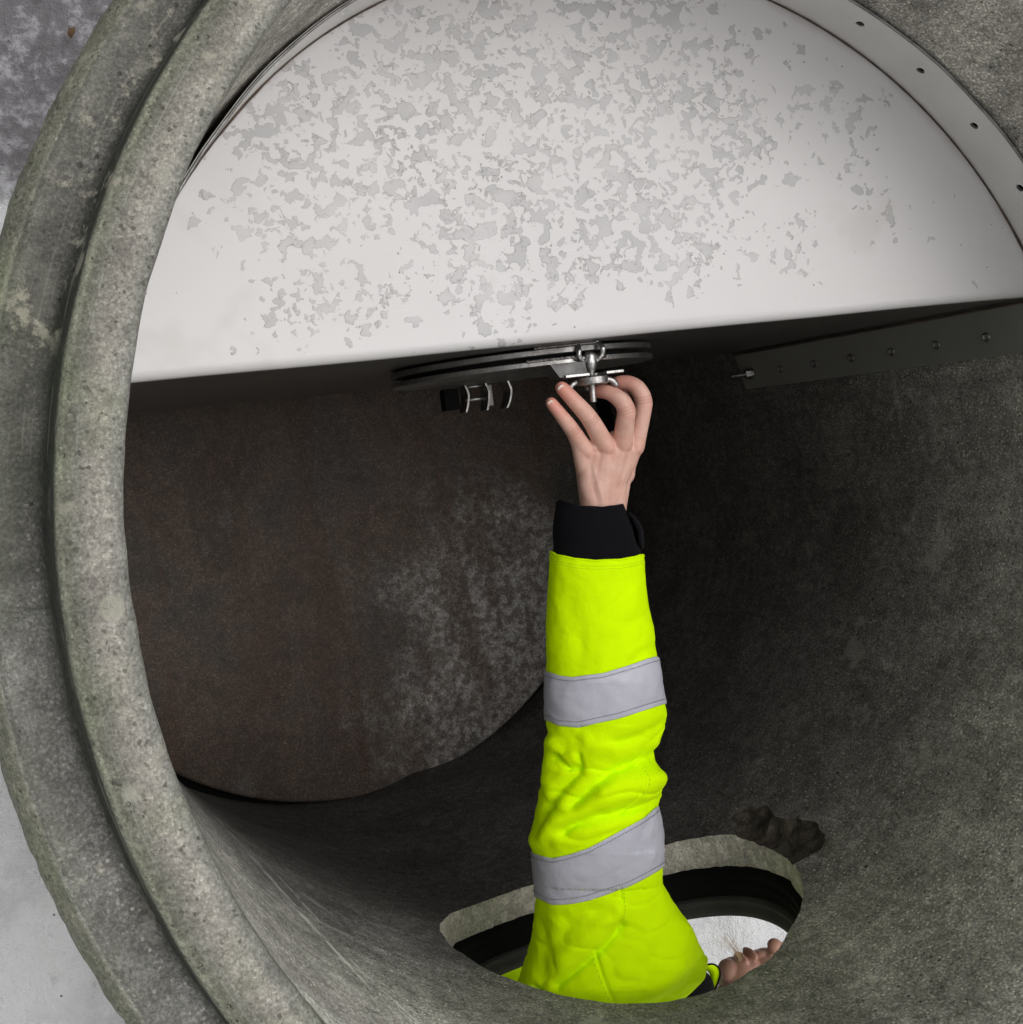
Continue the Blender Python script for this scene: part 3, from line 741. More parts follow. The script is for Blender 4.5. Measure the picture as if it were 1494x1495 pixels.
mb.chain([(.005, .000, -.484, .014), (.018, .020, -.478, .013)], .3)
for a, b in ((m5, m4), (m4, m3), (m3, m2)): mb.chain([(a[0], a[1] - .006, a[2] - .003, .0092), (b[0], b[1] - .006, b[2] - .003, .0092)], .3)
mb.chain([(-.0175, .012, -.476, .0112), (-.0262, .040, -.465, .0092), (-.0330, .050, -.459, .0082)], .25)
for a, b, c_, d_ in ((h5, h4, m5, m4), (h4, h3, m4, m3), (h3, h2, m3, m2)):
    mb.chain([tuple((np.array(a) + np.array(b)) / 2)[:3] + (.0125,), tuple((np.array(c_) + np.array(d_)) / 2 - np.array([0, .006, .0015, 0]))[:3] + (.0100,)], .25)
for a, b, d1, d2 in ((m5, m4, .006, .010), (m4, m3, .014, .026), (m3, m2, .030, .028)):       # webs between the fingers
    mb.chain([(a[0] * .5 + b[0] * .5 - .001, a[1] * .5 + b[1] * .5, -.466, .0085), (a[0] * .5 + b[0] * .5 + (.002 if d2 > .02 else -.003), a[1] * .5 + b[1] * .5 + d1 - .003, -.460, .0062)], .3)
# forearm on into the sleeve
mb.chain([(-.002, -.045, -.481, .0235), (-.003, -.11, -.487, .027)], .2)
hand = mb.build('hand_tmp', None)
# flatten the wrist a little happens through radii; fuse and relax
apply(hand, ('REMESH', dict(mode='VOXEL', voxel_size=.0010)), ('SMOOTH', dict(factor=.6, iterations=12)))
V = np.empty(len(hand.data.vertices) * 3); hand.data.vertices.foreach_get('co', V); V = V.reshape(-1, 3)
Nn = np.empty(len(V) * 3); hand.data.vertices.foreach_get('normal', Nn); Nn = Nn.reshape(-1, 3)
flush = np.zeros(len(V)); crease = np.zeros(len(V)); disp = np.zeros(len(V))
for k, P in FING.items():
    P_ = [np.array(p[:3]) for p in P]
    tip = P_[-1]; flush = np.maximum(flush, .9 * np.exp(-(np.linalg.norm(V - tip, axis=1) / .022) ** 2))
    ip = 1 if k in ('pinky', 'ring') else 2
    if k != 'thumb':
        pp = P_[ip]; flush = np.maximum(flush, .45 * np.exp(-(np.linalg.norm(V - pp, axis=1) / .012) ** 2))
        ax = (P_[ip + 1] - P_[ip - 1]); ax /= np.linalg.norm(ax)
        for off in (-.0034, .0, .0034):
            s_ = (V - pp) @ ax - off; near = np.exp(-(np.linalg.norm(V - pp, axis=1) / .0115) ** 4) * (Nn[:, 2] > .1)
            gq = np.exp(-(s_ / .0009) ** 2) * near; disp -= .0004 * gq; crease = np.maximum(crease, 1. * gq)
        if ip == 1:
            dd = P_[2]; s_ = (V - dd) @ ax; near = np.exp(-(np.linalg.norm(V - dd, axis=1) / .009) ** 4) * (Nn[:, 2] > .1)
            gq = np.exp(-(s_ / .0007) ** 2) * near; disp -= .0002 * gq; crease = np.maximum(crease, .35 * gq)
    mc = P_[0] + np.array([0, 0, .010])
    if k != 'thumb': disp += .0016 * np.exp(-(np.linalg.norm(V - mc, axis=1) / .007) ** 2); flush = np.maximum(flush, .25 * np.exp(-(np.linalg.norm(V - mc, axis=1) / .012) ** 2))
# tendons on the back of the hand
for a, b in (((.0035, .030, -.45), (-.002, -.03, -.462)), ((.0235, .030, -.447), (.004, -.03, -.46)), ((.041, .026, -.452), (.010, -.03, -.462)), ((-.0160, .024, -.458), (-.006, -.03, -.464))):
    a = np.array(a); b = np.array(b); d = b - a; t = np.clip(((V - a) @ d) / (d @ d), 0, 1); q = a + t[:, None] * d
    dist = np.linalg.norm((V - q)[:, :2], axis=1); up = np.clip(Nn[:, 2], 0, 1)
    disp += .0009 * np.exp(-(dist / .0024) ** 2) * up * np.sin(np.clip(t, 0, 1) * PI * .8 + .4)
for off, xx in ((0, -.012), (.004, -.014), (-.004, -.013)):     # skin folds by the little-finger knuckle
    a = np.array([-.020, .012 + off, -.47]); b = np.array([-.004, .002 + off * 1.6, -.462]); d = b - a; t = np.clip(((V - a) @ d) / (d @ d), 0, 1); q = a + t[:, None] * d
    gq = np.exp(-(np.linalg.norm((V - q)[:, :2], axis=1) / .0008) ** 2) * (Nn[:, 2] > 0); disp -= .00025 * gq; crease = np.maximum(crease, .35 * gq)
V += Nn * disp[:, None]
hand.data.vertices.foreach_set('co', V.ravel())
ca = hand.data.color_attributes.new('flush', 'FLOAT_COLOR', 'POINT')
ca.data.foreach_set('color', np.stack([flush, crease, flush * 0, flush * 0 + 1], 1).ravel())

# head: lying over towards +X, looking into the opening (+Y); features are modelled and fused
HM = Matrix(((0, 0, 1), (0, 1, 0), (-1, 0, 0)))            # head frame: local x -> -Z(world), y -> +Y, z(up) -> +X
def hp(x, y, z): return Vector((.2315, -.7150, -.775)) + HM @ Vector((x, y, z)) * 1.1   # local origin: front of the chin
mb = MB()
hs = lambda x, y, z, r, sx=1, sy=1, sz=1: mb.sphere(hp(x, y, z), r, sz, sy, sx, None, 24, 16)
hs(0, -.098, .125, .088, .86, 1.08, 1.02)      # skull
hs(0, -.050, .070, .055, 1.05, 1.0, 1.25)      # mid face
hs(0, -.028, .022, .030, 1.25, 1.0, .80)       # jaw
hs(0, -.0135, .010, .0155, 1.2, 1., .95)       # chin
for s_ in (-1, 1):
    hs(s_ * .036, -.060, .040, .026, .8, 1.3, 1.3); hs(s_ * .030, -.030, .078, .018, 1.2, .9, 1.); hs(s_ * .030, -.022, .112, .013, 1.5, .8, .55)
    hs(s_ * .071, -.098, .095, .016, .35, .9, 1.6); hs(s_ * .009, -.006, .066, .0070, 1., 1, .9); hs(s_ * .031, -.028, .100, .0125)
hs(0, -.012, .038, .017, 1.35, .8, .9)
hs(0, -.0015, .0290, .0072, 2.3, 1.0, .75); hs(0, .0010, .0425, .0076, 2.4, 1.0, .80); hs(0, -.0060, .0560, .0090, 1.2, 1.0, 1.3)     # lips
hs(0, .004, .079, .0105, 1.0, 1.0, 1.0)
mb.chain([tuple(hp(0, .001, .084)) + (.0095,), tuple(hp(0, -.014, .110)) + (.0075,)], .3)
mb.chain([tuple(hp(0, -.075, .02)) + (.050,), tuple(hp(0, -.105, -.05)) + (.054,), tuple(hp(-.02, -.13, -.11)) + (.060,)], .2)  # neck
head = mb.build('head_tmp', None); apply(head, ('REMESH', dict(mode='VOXEL', voxel_size=.0016)), ('SMOOTH', dict(factor=.5, iterations=3)))
V = np.empty(len(head.data.vertices) * 3); head.data.vertices.foreach_get('co', V); V = V.reshape(-1, 3)
fl_ = np.full(len(V), .05)
for p, rr, w in ((hp(0, .002, .0335), .012, .9), (hp(0, .003, .0455), .012, .9), (hp(0, .012, .07), .012, .7), (hp(.035, -.02, .07), .02, .5), (hp(-.035, -.02, .07), .02, .5)):
    fl_ = np.maximum(fl_, w * np.exp(-(np.linalg.norm(V - np.array(p), axis=1) / rr) ** 2))
ca = head.data.color_attributes.new('flush', 'FLOAT_COLOR', 'POINT'); ca.data.foreach_set('color', np.stack([fl_, np.full(len(V), .9), fl_ * 0, fl_ * 0 + 1], 1).ravel())  # second channel paints the backlit face's shade over the whole head
# rest of the body, kneeling and leaning sideways
NECK = (.10, -.88, -.80)
LS, RS = (.005, -.84, -.70), (.06, -.95, -1.00); HIP = (-.36, -1.12, -1.08)
def body_chain(mb, g_=0.):
    mb.chain([NECK + (.06 + g_,), (.02, -.92, -.86, .115 + g_), (-.10, -.98, -.93, .125 + g_), (-.23, -1.05, -1.0, .115 + g_), HIP + (.135 + g_,)], .25)
    mb.chain([LS + (.062 + g_,), (.02, -.91, -.85, .10 + g_), RS + (.062 + g_,)], .25)
    mb.chain([RS + (.055 + g_,), (.13, -1.02, -1.28, .044 + g_), (.16, -.98, -1.54, .034 + g_)], .25)
def legs(mb, g_=0.):
    for dx in (.09, -.09):
        mb.chain([(HIP[0] + dx, HIP[1], HIP[2] - .04, .095 + g_), (HIP[0] + dx * 1.4, HIP[1] + .03, -1.56, .062 + g_), (HIP[0] + dx * 1.3, HIP[1] - .22, -1.585, .052 + g_), (HIP[0] + dx * 1.2, HIP[1] - .42, -1.585, .04 + g_)], .25)
mb = MB(); body_chain(mb, -.012); legs(mb, -.012)
mb.chain([LS + (.05,), (-.02, -.70, -.66, .045), (-.020, -.50, -.585, .036), (-.018, -.30, -.530, .030), (-.010, -.20, -.505, .026), (-.004, -.11, -.488, .022)], .25)
mb.sphere((.165, -.97, -1.585), .04, .8, 1.3, .6)
bd = mb.build('body_tmp', None); apply(bd, ('REMESH', dict(mode='VOXEL', voxel_size=.010)), ('SMOOTH', dict(factor=.5, iterations=4)))
ca = bd.data.color_attributes.new('flush', 'FLOAT_COLOR', 'POINT')
V = []; F = []; C_ = []
for o in (hand, head, bd):
    k = len(V); V += [v.co.copy() for v in o.data.vertices]; F += [tuple(i + k for i in p.vertices) for p in o.data.polygons]
    arr = np.empty(len(o.data.vertices) * 4); o.data.color_attributes['flush'].data.foreach_get('color', arr); C_.append(arr if o is not bd else arr * 0)
    bpy.data.objects.remove(o)
body = mesh_obj('body', V, F, M['skin'], per)
ca = body.data.color_attributes.new('flush', 'FLOAT_COLOR', 'POINT'); ca.data.foreach_set('color', np.concatenate(C_))

# fingernails on the two outstretched fingers and the others
def nail(P, side, L, W, up=Vector((-.62, .15, .75)), back=.0012):
    a = Vector(P[-2][:3]); b = Vector(P[-1][:3]); d = (b - a).normalized(); r = P[-1][3]
    n_ = (up - d * up.dot(d)).normalized(); t = d.cross(n_).normalized(); c = b - d * back; V = []; F = []; nu, nv = 10, 12
    for j in range(nv + 1):
        s_ = j / nv; y = (s_ - .5) * L
        w = W * (1 - .18 * (1 - s_)) * math.sqrt(max(.0, 1 - max(0, (s_ - .72) / .30) ** 2)) * math.sqrt(max(.0, 1 - max(0, (.2 - s_) / .25) ** 2))
        for i in range(nu + 1):
            u = (i / nu - .5) * 2 * w; rr = r * 1.20 - .0003 + (.0004 if j > 9 else 0); h = math.sqrt(max(0, rr * rr - u * u * .9)) - .0003
            V.append(c + d * y + t * u + n_ * (h - .10 * L * max(0, s_ - .5) ** 2))
    n = nu + 1
    for j in range(nv):
        for i in range(nu): F.append((j * n + i, j * n + i + 1, j * n + n + i + 1, j * n + n + i))
    o = mesh_obj('fingernail', V, F, M['nail'], per)
    o.data.materials.append(M['nailtip'])
    for p in o.data.polygons:
        if p.index // nu >= nv - 2: p.material_index = 1
    md = o.modifiers.new('s', 'SOLIDIFY'); md.thickness = .0006; md.offset = 0; evald(o)
nail(FING['pinky'], 1, .0105, .0043); nail(FING['ring'], 1, .0115, .0048)
nail(FING['middle'], 1, .010, .0045, Vector((.2, .95, .1))); nail(FING['index'], 1, .010, .0045, Vector((.1, .95, .3))); nail(FING['thumb'], 1, .011, .005, Vector((.3, .5, -.8)))

# jacket sleeve: rows across the arm (row value, centre row value, half, x, y, z, half width)
ROWS = [(735, 861.0, 51.0, -0.0168, -0.03, -0.4765, 0.0411), (760, 863.5, 57.5, -0.0161, -0.0503, -0.4794, 0.0464), (800, 870.0, 64.0, -0.0132, -0.0831, -0.4831, 0.0518), (812, 871.0, 67.0, -0.0131, -0.0929, -0.4843, 0.0542), (850, 871.5, 69.5, -0.0148, -0.1236, -0.4888, 0.0563), (885, 873.0, 73.0, -0.0153, -0.1522, -0.4933, 0.0592), (915, 876.0, 77.0, -0.0143, -0.177, -0.4971, 0.0626), (940, 876.5, 78.5, -0.0152, -0.1974, -0.5003, 0.0638), (960, 878.0, 80.0, -0.0149, -0.2139, -0.5029, 0.0651), (1000, 881.5, 82.5, -0.014, -0.2471, -0.508, 0.0673), (1030, 884.0, 85.0, -0.012, -0.2728, -0.5148, 0.0696), (1045, 885.5, 86.5, -0.0109, -0.2857, -0.5183, 0.0709), (1062, 884.5, 85.5, -0.0119, -0.3001, -0.5221, 0.0702), (1080, 879.5, 81.5, -0.0164, -0.3147, -0.5262, 0.067), (1095, 875.0, 78.0, -0.0206, -0.3269, -0.5297, 0.0642), (1110, 875.5, 79.5, -0.0203, -0.3399, -0.5331, 0.0655), (1130, 877.5, 83.5, -0.0187, -0.3574, -0.5376, 0.069), (1150, 876.5, 86.5, -0.0199, -0.3746, -0.5422, 0.0716), (1160, 876.5, 88.5, -0.02, -0.3833, -0.5445, 0.0734), (1168, 874.0, 88.0, -0.0223, -0.3898, -0.5463, 0.073), (1180, 871.0, 88.0, -0.0251, -0.3998, -0.549, 0.0731), (1200, 871.5, 91.5, -0.0249, -0.4174, -0.5536, 0.0761), (1220, 872.0, 94.0, -0.0247, -0.435, -0.5582, 0.0784), (1240, 873.0, 94.0, -0.0241, -0.4527, -0.5627, 0.0785), (1270, 874.0, 92.0, -0.0231, -0.4799, -0.5709, 0.0772), (1290, 875.0, 91.0, -0.0219, -0.4984, -0.5768, 0.0766), (1310, 881.0, 97.0, -0.0163, -0.5178, -0.5827, 0.0819), (1340, 890.0, 108.0, -0.0078, -0.5472, -0.5916, 0.0917), (1370, 896.0, 119.0, -0.0019, -0.5763, -0.6005, 0.1016), (1400, 900.5, 132.5, 0.0025, -0.6054, -0.6093, 0.1137), (1425, 893.0, 134.0, -0.0035, -0.6285, -0.6167, 0.1153), (1445, 877.0, 128.0, -0.0165, -0.6451, -0.6226, 0.1100), (1460, 862.0, 124.0, -0.0310, -0.6580, -0.6270, 0.1070), (1480, 850.0, 118.0, -0.0420, -0.6760, -0.6340, 0.1020), (1530, 840.0, 112.0, -0.0480, -0.7264, -0.654, 0.0980), (1600, 840.0, 106.0, -0.0450, -0.7984, -0.682, 0.0940)]
RA = np.array(ROWS)
BV = Vector((-.3918, .2496, .8855)).normalized()
AX = Vector((0, -1, -.22)).normalized()          # along the sleeve, hand to shoulder
AV = Vector((.9675, -.1125, .2265)).normalized()
BW = BV
def rowat(v): return [float(np.interp(v, RA[:, 0], RA[:, i])) for i in range(1, 7)]
FOLDS = [  # polyline in row units (across, along), amplitude, width
 ([(814, 1104), (830, 1121), (848, 1116), (847, 1102)], -.0070, 5), ([(806, 1085), (824, 1104), (845, 1100)], .0040, 9), ([(845, 1126), (820, 1150), (802, 1180), (788, 1216)], -.0065, 8),
 ([(958, 1100), (930, 1112), (898, 1122), (862, 1150), (838, 1172)], -.0060, 8), ([(786, 1222), (806, 1204), (832, 1188), (884, 1166), (954, 1140)], .0085, 14),
 ([(828, 1208), (845, 1196), (875, 1186), (921, 1180), (966, 1163)], -.0050, 6), ([(820, 1225), (870, 1208), (930, 1190)], .0045, 12), ([(900, 1084), (940, 1071), (970, 1054)], -.0035, 7),
 ([(958, 1128), (915, 1138), (880, 1150)], .0050, 10), ([(790, 1120), (800, 1150)], .004, 12), ([(860, 1085), (900, 1098), (950, 1086)], .0040, 12),
 ([(944, 898), (915, 920), (898, 940)], -.0022, 12), ([(956, 946), (940, 955), (920, 972)], -.0030, 8), ([(830, 870), (845, 920), (850, 970)], -.0015, 14), ([(900, 850), (905, 880)], -.0012, 14),
 ([(907, 1340), (880, 1370), (848, 1396), (816, 1422)], -.0060, 6), ([(900, 1320), (865, 1352), (825, 1388)], .0050, 14), ([(784, 1428), (812, 1448), (850, 1456), (890, 1462)], -.0035, 4),
 ([(1028, 1396), (1004, 1424), (948, 1450)], -.0060, 10), ([(1005, 1345), (985, 1400), (950, 1432)], .0050, 14), ([(830, 1330), (860, 1318), (890, 1322)], -.0025, 9), ([(792, 1330), (800, 1370), (795, 1410)], -.003, 10),
 ([(985, 1330), (960, 1370), (940, 1400)], -.0025, 10), ([(905, 1288), (906, 1322), (899, 1344)], -.0022, 2.5), ([(868, 1372), (884, 1418), (904, 1466)], -.0024, 2.5), ([(932, 1120), (926, 1160), (904, 1186)], -.0022, 2.5)]
def dseg(px, py, P):
    best = 1e9
    for (ax, ay), (bx, by) in zip(P[:-1], P[1:]):
        dx, dy = bx - ax, by - ay; t = max(0, min(1, ((px - ax) * dx + (py - ay) * dy) / (dx * dx + dy * dy))); best = min(best, math.hypot(px - ax - dx * t, py - ay - dy * t))
    return best
def bands(v, u, front):
    return False
def sleeve_pt(phi, v, lift=0., folds=True):
    cx, hw_, x, y, z, h = rowat(v)
    hb = h * (.80 if v > 1290 else .86); s_, c_ = math.sin(phi), math.cos(phi)
    p = Vector((x, y, z)) + AV * (h * s_) + BW * (hb * c_)
    nrm = (AV * (s_ * hb) + BW * (c_ * h)).normalized(); d = lift
    if folds:
        px = cx + hw_ * s_; fac = .35 + .65 * max(0, min(1, c_ * 3)) if c_ > 0 else 0
        if c_ > 0:
            for P, a, w in FOLDS:
                ys = [q[1] for q in P]; xs = [q[0] for q in P]
                if min(ys) - 3 * w < v < max(ys) + 3 * w and min(xs) - 3 * w < px < max(xs) + 3 * w: d += a * fac * math.exp(-(dseg(px, v, P) / w) ** 2) * 1.15
        amp = .0034 if 1060 < v < 1240 else .0013
        d += amp * noise.noise(p * 26 + Vector((3, 0, 0))) + .0009 * noise.noise(p * 70) - (.0030 if 1060 < v < 1240 else (.0014 if v > 1300 else .0005)) * max(0, 1 - abs(noise.noise(Vector((p.x * 14, p.y * 30, p.z * 14)) + Vector((0, 9, 2)))) * 7)
    return p + nrm * d
def patch(name, vfun0, vfun1, mat, parent, lift=0., nv=60, nphi=220, thick=.0, puff=0.):
    V = []; F = []
    for j in range(nv + 1):
        for i in range(nphi):
            ph = -PI + 2 * PI * i / nphi; a, b = vfun0(ph), vfun1(ph); t = j / nv; v = a + (b - a) * t
            V.append(sleeve_pt(ph, v, lift + puff * math.sin(PI * t)))
    for j in range(nv):
        for i in range(nphi): F.append((j * nphi + i, j * nphi + (i + 1) % nphi, j * nphi + nphi + (i + 1) % nphi, j * nphi + nphi + i))
    o = mesh_obj(name, V, F, mat, parent); fixn(o)
    if thick: md = o.modifiers.new('s', 'SOLIDIFY'); md.thickness = thick; md.offset = 1; evald(o)
    return o
def vcurve(pts, hw_at):      # pts (across, along) -> function of phi; back mirrors the front
    P = np.array(pts, float)
    def f(ph):
        cx, hw_ = rowat(P[:, 1].mean())[:2]; return float(np.interp(cx + hw_ * math.sin(ph), P[:, 0], P[:, 1]))
    return f
hem = vcurve([(804, 806), (815, 815), (840, 823), (870, 827), (905, 824), (925, 818), (938, 811)], 0)
sleeve = patch('jacket_sleeve', hem, lambda p: 1600, M['yellow'], per, 0., nv=420, nphi=300, thick=.0012)
# sleeve band rows
b1t = vcurve([(800, 981), (820, 989), (837, 992), (880, 987), (925, 973), (957, 960)], 0); b1b = vcurve([(800, 1051), (820, 1060), (846, 1063), (900, 1051), (940, 1038), (969, 1028)], 0)
b2t = vcurve([(779, 1243), (809, 1248), (835, 1241), (860, 1232), (907, 1207), (964, 1177)], 0); b2b = vcurve([(783, 1306), (809, 1314), (835, 1311), (861, 1305), (917, 1287), (967, 1264)], 0)
for t_, b_ in ((b1t, b1b), (b2t, b2b)):
    bnd = patch('reflective_band', t_, b_, M['silver'], sleeve, .0024, nv=40, nphi=300, thick=.0007, puff=.0012)
    bnd.location = (0, 0, 0)
    for f_, off in ((t_, 6), (b_, -7)):
        mb = MB(); i = 0
        while i < 300:
            a = -PI + 2 * PI * i / 300; b = -PI + 2 * PI * (i + 1.15) / 300
            mb.tube([sleeve_pt(a, f_(a) + off, .0042), sleeve_pt((a + b) / 2, f_((a + b) / 2) + off, .0044), sleeve_pt(b, f_(b) + off, .0042)], .00036, 5)
            i += 2
        st_ = mb.build('stitching', M['thread'], sleeve); st_.location = (0, 0, 0)
mb = MB(); i = 0
while i < 260:
    a = -PI + 2 * PI * i / 260; b = -PI + 2 * PI * (i + 1.2) / 260
    for off in (9, 13): mb.tube([sleeve_pt(a, hem(a) + off, .0014), sleeve_pt(b, hem(b) + off, .0014)], .0003, 5)
    i += 2
st_ = mb.build('stitching', M['ythread'], sleeve); st_.location = (0, 0, 0)
mb = MB(); mb.tube([sleeve_pt(-PI + 2 * PI * i / 200, hem(-PI + 2 * PI * i / 200) + .5, .0008) for i in range(200)], .0013, 8, closed=True); h_ = mb.build('hem', M['yellow'], sleeve); h_.location = (0, 0, 0)
# long seam stitched down the sleeve
def seam(P, name='seam_stitching', mat='ythread'):
    mb = MB(); Q = bez(P, 14)
    for i in range(0, len(Q) - 1, 2):
        pts = []
        for q in (Q[i], Q[i + 1]):
            cx, hw_ = rowat(q[1])[:2]; ph = math.asin(max(-.99, min(.99, (q[0] - cx) / hw_))); pts.append(sleeve_pt(ph, q[1], .0016))
        mb.tube(pts, .00035, 5)
    o = mb.build(name, M[mat], sleeve); o.location = (0, 0, 0)
seam([(909, 1288), (910, 1322), (903, 1346)]); seam([(864, 1374), (880, 1420), (899, 1466)]); seam([(936, 1120), (930, 1160), (909, 1186)])
# black inner cuff with its open flared top and tab
ctop = vcurve([(806, 731), (815, 733), (830, 740), (846, 747), (880, 748), (905, 742), (914, 737)], 0)
def cuffpt(ph, v, lift):
    return sleeve_pt(ph, v, lift, True)
cuff = patch('cuff', ctop, lambda p: 845, M['black'], sleeve, -.0035, nv=50, nphi=200, thick=.0024); cuff.location = (0, 0, 0)
mb = MB(); mb.tube([sleeve_pt(-PI + 2 * PI * i / 160, ctop(-PI + 2 * PI * i / 160) + 2, -.0030 + .0012 * noise.noise(Vector((i * .15, 0, 0)))) for i in range(160)], .0022, 8, closed=True)
o = mb.build('cuff_edge', M['black'], sleeve); o.location = (0, 0, 0)
V = []; F = []
for j in range(13):
    v = 752 + j * 4.0
    for i in range(9):
        ph = PI / 2 - .35 + i * .10; p = sleeve_pt(ph, v, .0012 + .0065 * math.sin(PI * min(1, max(0, j / 12))) * (.5 + .5 * math.sin(i / 8 * PI))); V.append(p)
for j in range(12):
    for i in range(8): F.append((j * 9 + i, j * 9 + i + 1, j * 9 + 10 + i, j * 9 + 9 + i))
o = mesh_obj('cuff_tab', V, F, M['black'], sleeve); o.location = (0, 0, 0); md = o.modifiers.new('s', 'SOLIDIFY'); md.thickness = .003; evald(o)
# jacket body, collar, trousers, boots, hair
mb = MB(); body_chain(mb, .012)
jk = mb.build('jacket', M['yellow'], per); apply(jk, ('REMESH', dict(mode='VOXEL', voxel_size=.008)), ('SMOOTH', dict(factor=.5, iterations=4)))
V_ = jk.data.vertices
for v in V_: v.co += v.normal * (.006 * noise.noise(v.co * 9) + .003 * noise.noise(v.co * 24))
jk.data.polygons.foreach_set('use_smooth', [True] * len(jk.data.polygons))
mb = MB(); mb.chain([(.105, -.715, -.70, .030), (.140, -.722, -.715, .028), (.162, -.722, -.732, .026), (.174, -.722, -.742, .022), (.182, -.742, -.76, .026), (.16, -.80, -.80, .05), (.13, -.84, -.82, .075)], .2)
co_ = mb.build('collar', M['black'], per); apply(co_, ('REMESH', dict(mode='VOXEL', voxel_size=.005)), ('SMOOTH', dict(factor=.5, iterations=3)))
co_.data.polygons.foreach_set('use_smooth', [True] * len(co_.data.polygons))
V = []; F = []
P = bez([(.180, -.690, -.722), (.190, -.690, -.720), (.199, -.698, -.722), (.201, -.710, -.726), (.198, -.724, -.732), (.192, -.742, -.742)], 6)
P2 = bez([(.180, -.700, -.735), (.184, -.702, -.734), (.189, -.706, -.735), (.192, -.714, -.738), (.191, -.728, -.744), (.187, -.744, -.752)], 6)
for a, b in zip(P, P2): V += [a, b]
F = [(2 * i, 2 * i + 1, 2 * i + 3, 2 * i + 2) for i in range(len(P) - 1)]
o = mesh_obj('collar_trim', V, F, M['yellow'], per); md = o.modifiers.new('s', 'SOLIDIFY'); md.thickness = .0015; evald(o)
mb = MB(); mb.tube(P, .0012, 6); mb.build('collar_edge', M['black'], per)
mb = MB(); legs(mb, .010); mb.sphere(HIP, .145)
tr = mb.build('trousers', M['dark'], per); apply(tr, ('REMESH', dict(mode='VOXEL', voxel_size=.009)), ('SMOOTH', dict(factor=.5, iterations=4)))
for dx in (.108, -.108):
    mb = MB(); mb.chain([(HIP[0] + dx, HIP[1] - .40, -1.585, .052), (HIP[0] + dx, HIP[1] - .48, -1.575, .05), (HIP[0] + dx, HIP[1] - .50, -1.50, .042)], .3); b_ = mb.build('boot', M['boot'], per); apply(b_, ('REMESH', dict(mode='VOXEL', voxel_size=.006)), ('SMOOTH', dict(factor=.5, iterations=3)))
mb = MB()
for i in range(420):      # short blond hair over the skull
    a = random.uniform(0, 2 * PI); t = random.uniform(0, 1); u = math.acos(1 - 1.15 * t)
    n_ = Vector((math.sin(u) * math.cos(a), -abs(0) + math.sin(u) * math.sin(a), math.cos(u)))
    c = hp(n_.x * .079, -.103 + n_.y * .098, .125 + n_.z * .093)
    if n_.y > .55 and n_.z < .75: continue
    d = HM @ Vector((random.uniform(-.3, .3), -.6, random.uniform(-.6, .1))); d.normalize(); nn_ = HM @ n_
    mb.tube([c, c + d * .02 + nn_ * .004, c + d * .045 + nn_ * .001], [.0028, .0035, .0008], 5)
sk = MB(); mb.sphere(hp(0, -.106, .128), .0905, 1.03, 1.06, .87, None, 24, 16)
mb.build('hair', M['hair'], per)
# a wisp of fair hair blown across the chin
mb = MB()
for i in range(30):
    e = random.uniform(-1, 1); f_ = random.uniform(0, 1)
    P = bez([(.262 + .006 * e, -.730 + .003 * f_, -.772), (.252 + .007 * e, -.705, -.760), (.238 + .012 * e, -.688 + .004 * f_, -.752), (.225 + .018 * e, -.672 + .008 * f_, -.747)], 5)
    mb.tube(P, [  .00026 * (1 - .8 * k / (len(P) - 1)) for k in range(len(P))], 4)
mb.build('hair', M['hair'], per)

# ------------------------------------------------------------------ lift everything so the snow is at z = 0
for o in list(col.objects):
    if o.parent is None: o.location.z += -GROUND
LIFT = -GROUND

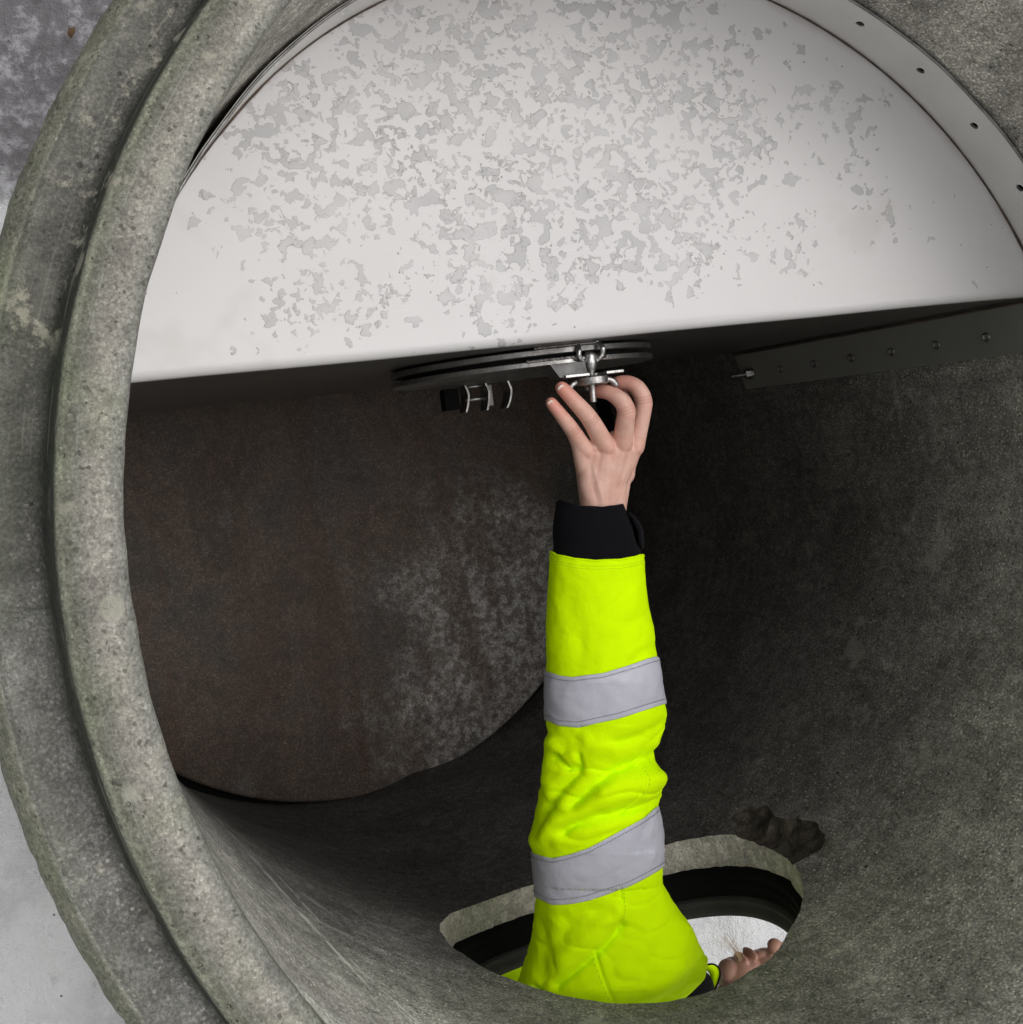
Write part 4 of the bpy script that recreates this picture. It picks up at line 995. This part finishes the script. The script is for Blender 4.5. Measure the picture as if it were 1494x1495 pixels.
# ------------------------------------------------------------------ camera
cam = bpy.data.cameras.new('camera'); co = bpy.data.objects.new('camera', cam); col.objects.link(co)
m = Matrix.LocRotScale(Vector((-.6412, .0662, .8817 + LIFT)), Matrix(((0.967484, 0.0930664, -0.2351879), (-0.1125381, 0.9911258, -0.0707450), (0.2265168, 0.0949123, 0.9693719))).to_quaternion(), None)
co.matrix_world = m; cam.sensor_width = 36; cam.lens = 43.5075; cam.shift_x = .1786; cam.shift_y = -.1462
cam.clip_start = .02; cam.clip_end = 3000; sc.camera = co

# ------------------------------------------------------------------ light: overcast daylight
EL, AZ = 74, 20     # sun elevation, compass direction (deg, from +X towards +Y) the light comes from
w = bpy.data.worlds.new('World'); sc.world = w; w.use_nodes = True; nt = w.node_tree; nt.nodes.clear()
g = G(nt); sky = g.n('ShaderNodeTexSky'); sky.sky_type = 'NISHITA'; sky.sun_disc = False
sky.sun_elevation = math.radians(EL); sky.sun_rotation = math.radians(90 - AZ); sky.air_density = 1.; sky.dust_density = 4.; sky.ozone_density = 1.
hs_ = g.n('ShaderNodeHueSaturation'); hs_.inputs['Saturation'].default_value = .12; hs_.inputs['Value'].default_value = 1.0; g.l(sky.outputs[0], hs_.inputs['Color'])
bg = g.n('ShaderNodeBackground'); g.l(hs_.outputs[0], bg.inputs[0]); bg.inputs[1].default_value = .14
wo = g.n('ShaderNodeOutputWorld'); g.l(bg.outputs[0], wo.inputs[0])
sun = bpy.data.lights.new('sun', 'SUN'); sun.energy = .75; sun.angle = math.radians(40); sun.color = (1., .97, .94)
so = bpy.data.objects.new('sun', sun); col.objects.link(so)
dv = Vector((math.cos(math.radians(AZ)) * math.cos(math.radians(EL)), math.sin(math.radians(AZ)) * math.cos(math.radians(EL)), math.sin(math.radians(EL))))
so.rotation_euler = dv.to_track_quat('Z', 'Y').to_euler(); so.location = (0, 0, 5)
sc.view_settings.view_transform = 'Standard'; sc.view_settings.look = 'None'; sc.view_settings.exposure = 0; sc.view_settings.gamma = 1
sc.render.engine = 'CYCLES'
sc.cycles.max_bounces = 6; sc.cycles.diffuse_bounces = 4; sc.cycles.glossy_bounces = 3; sc.cycles.use_adaptive_sampling = True; sc.cycles.adaptive_threshold = .025
try: sc.cycles.use_denoising = True
except Exception: pass
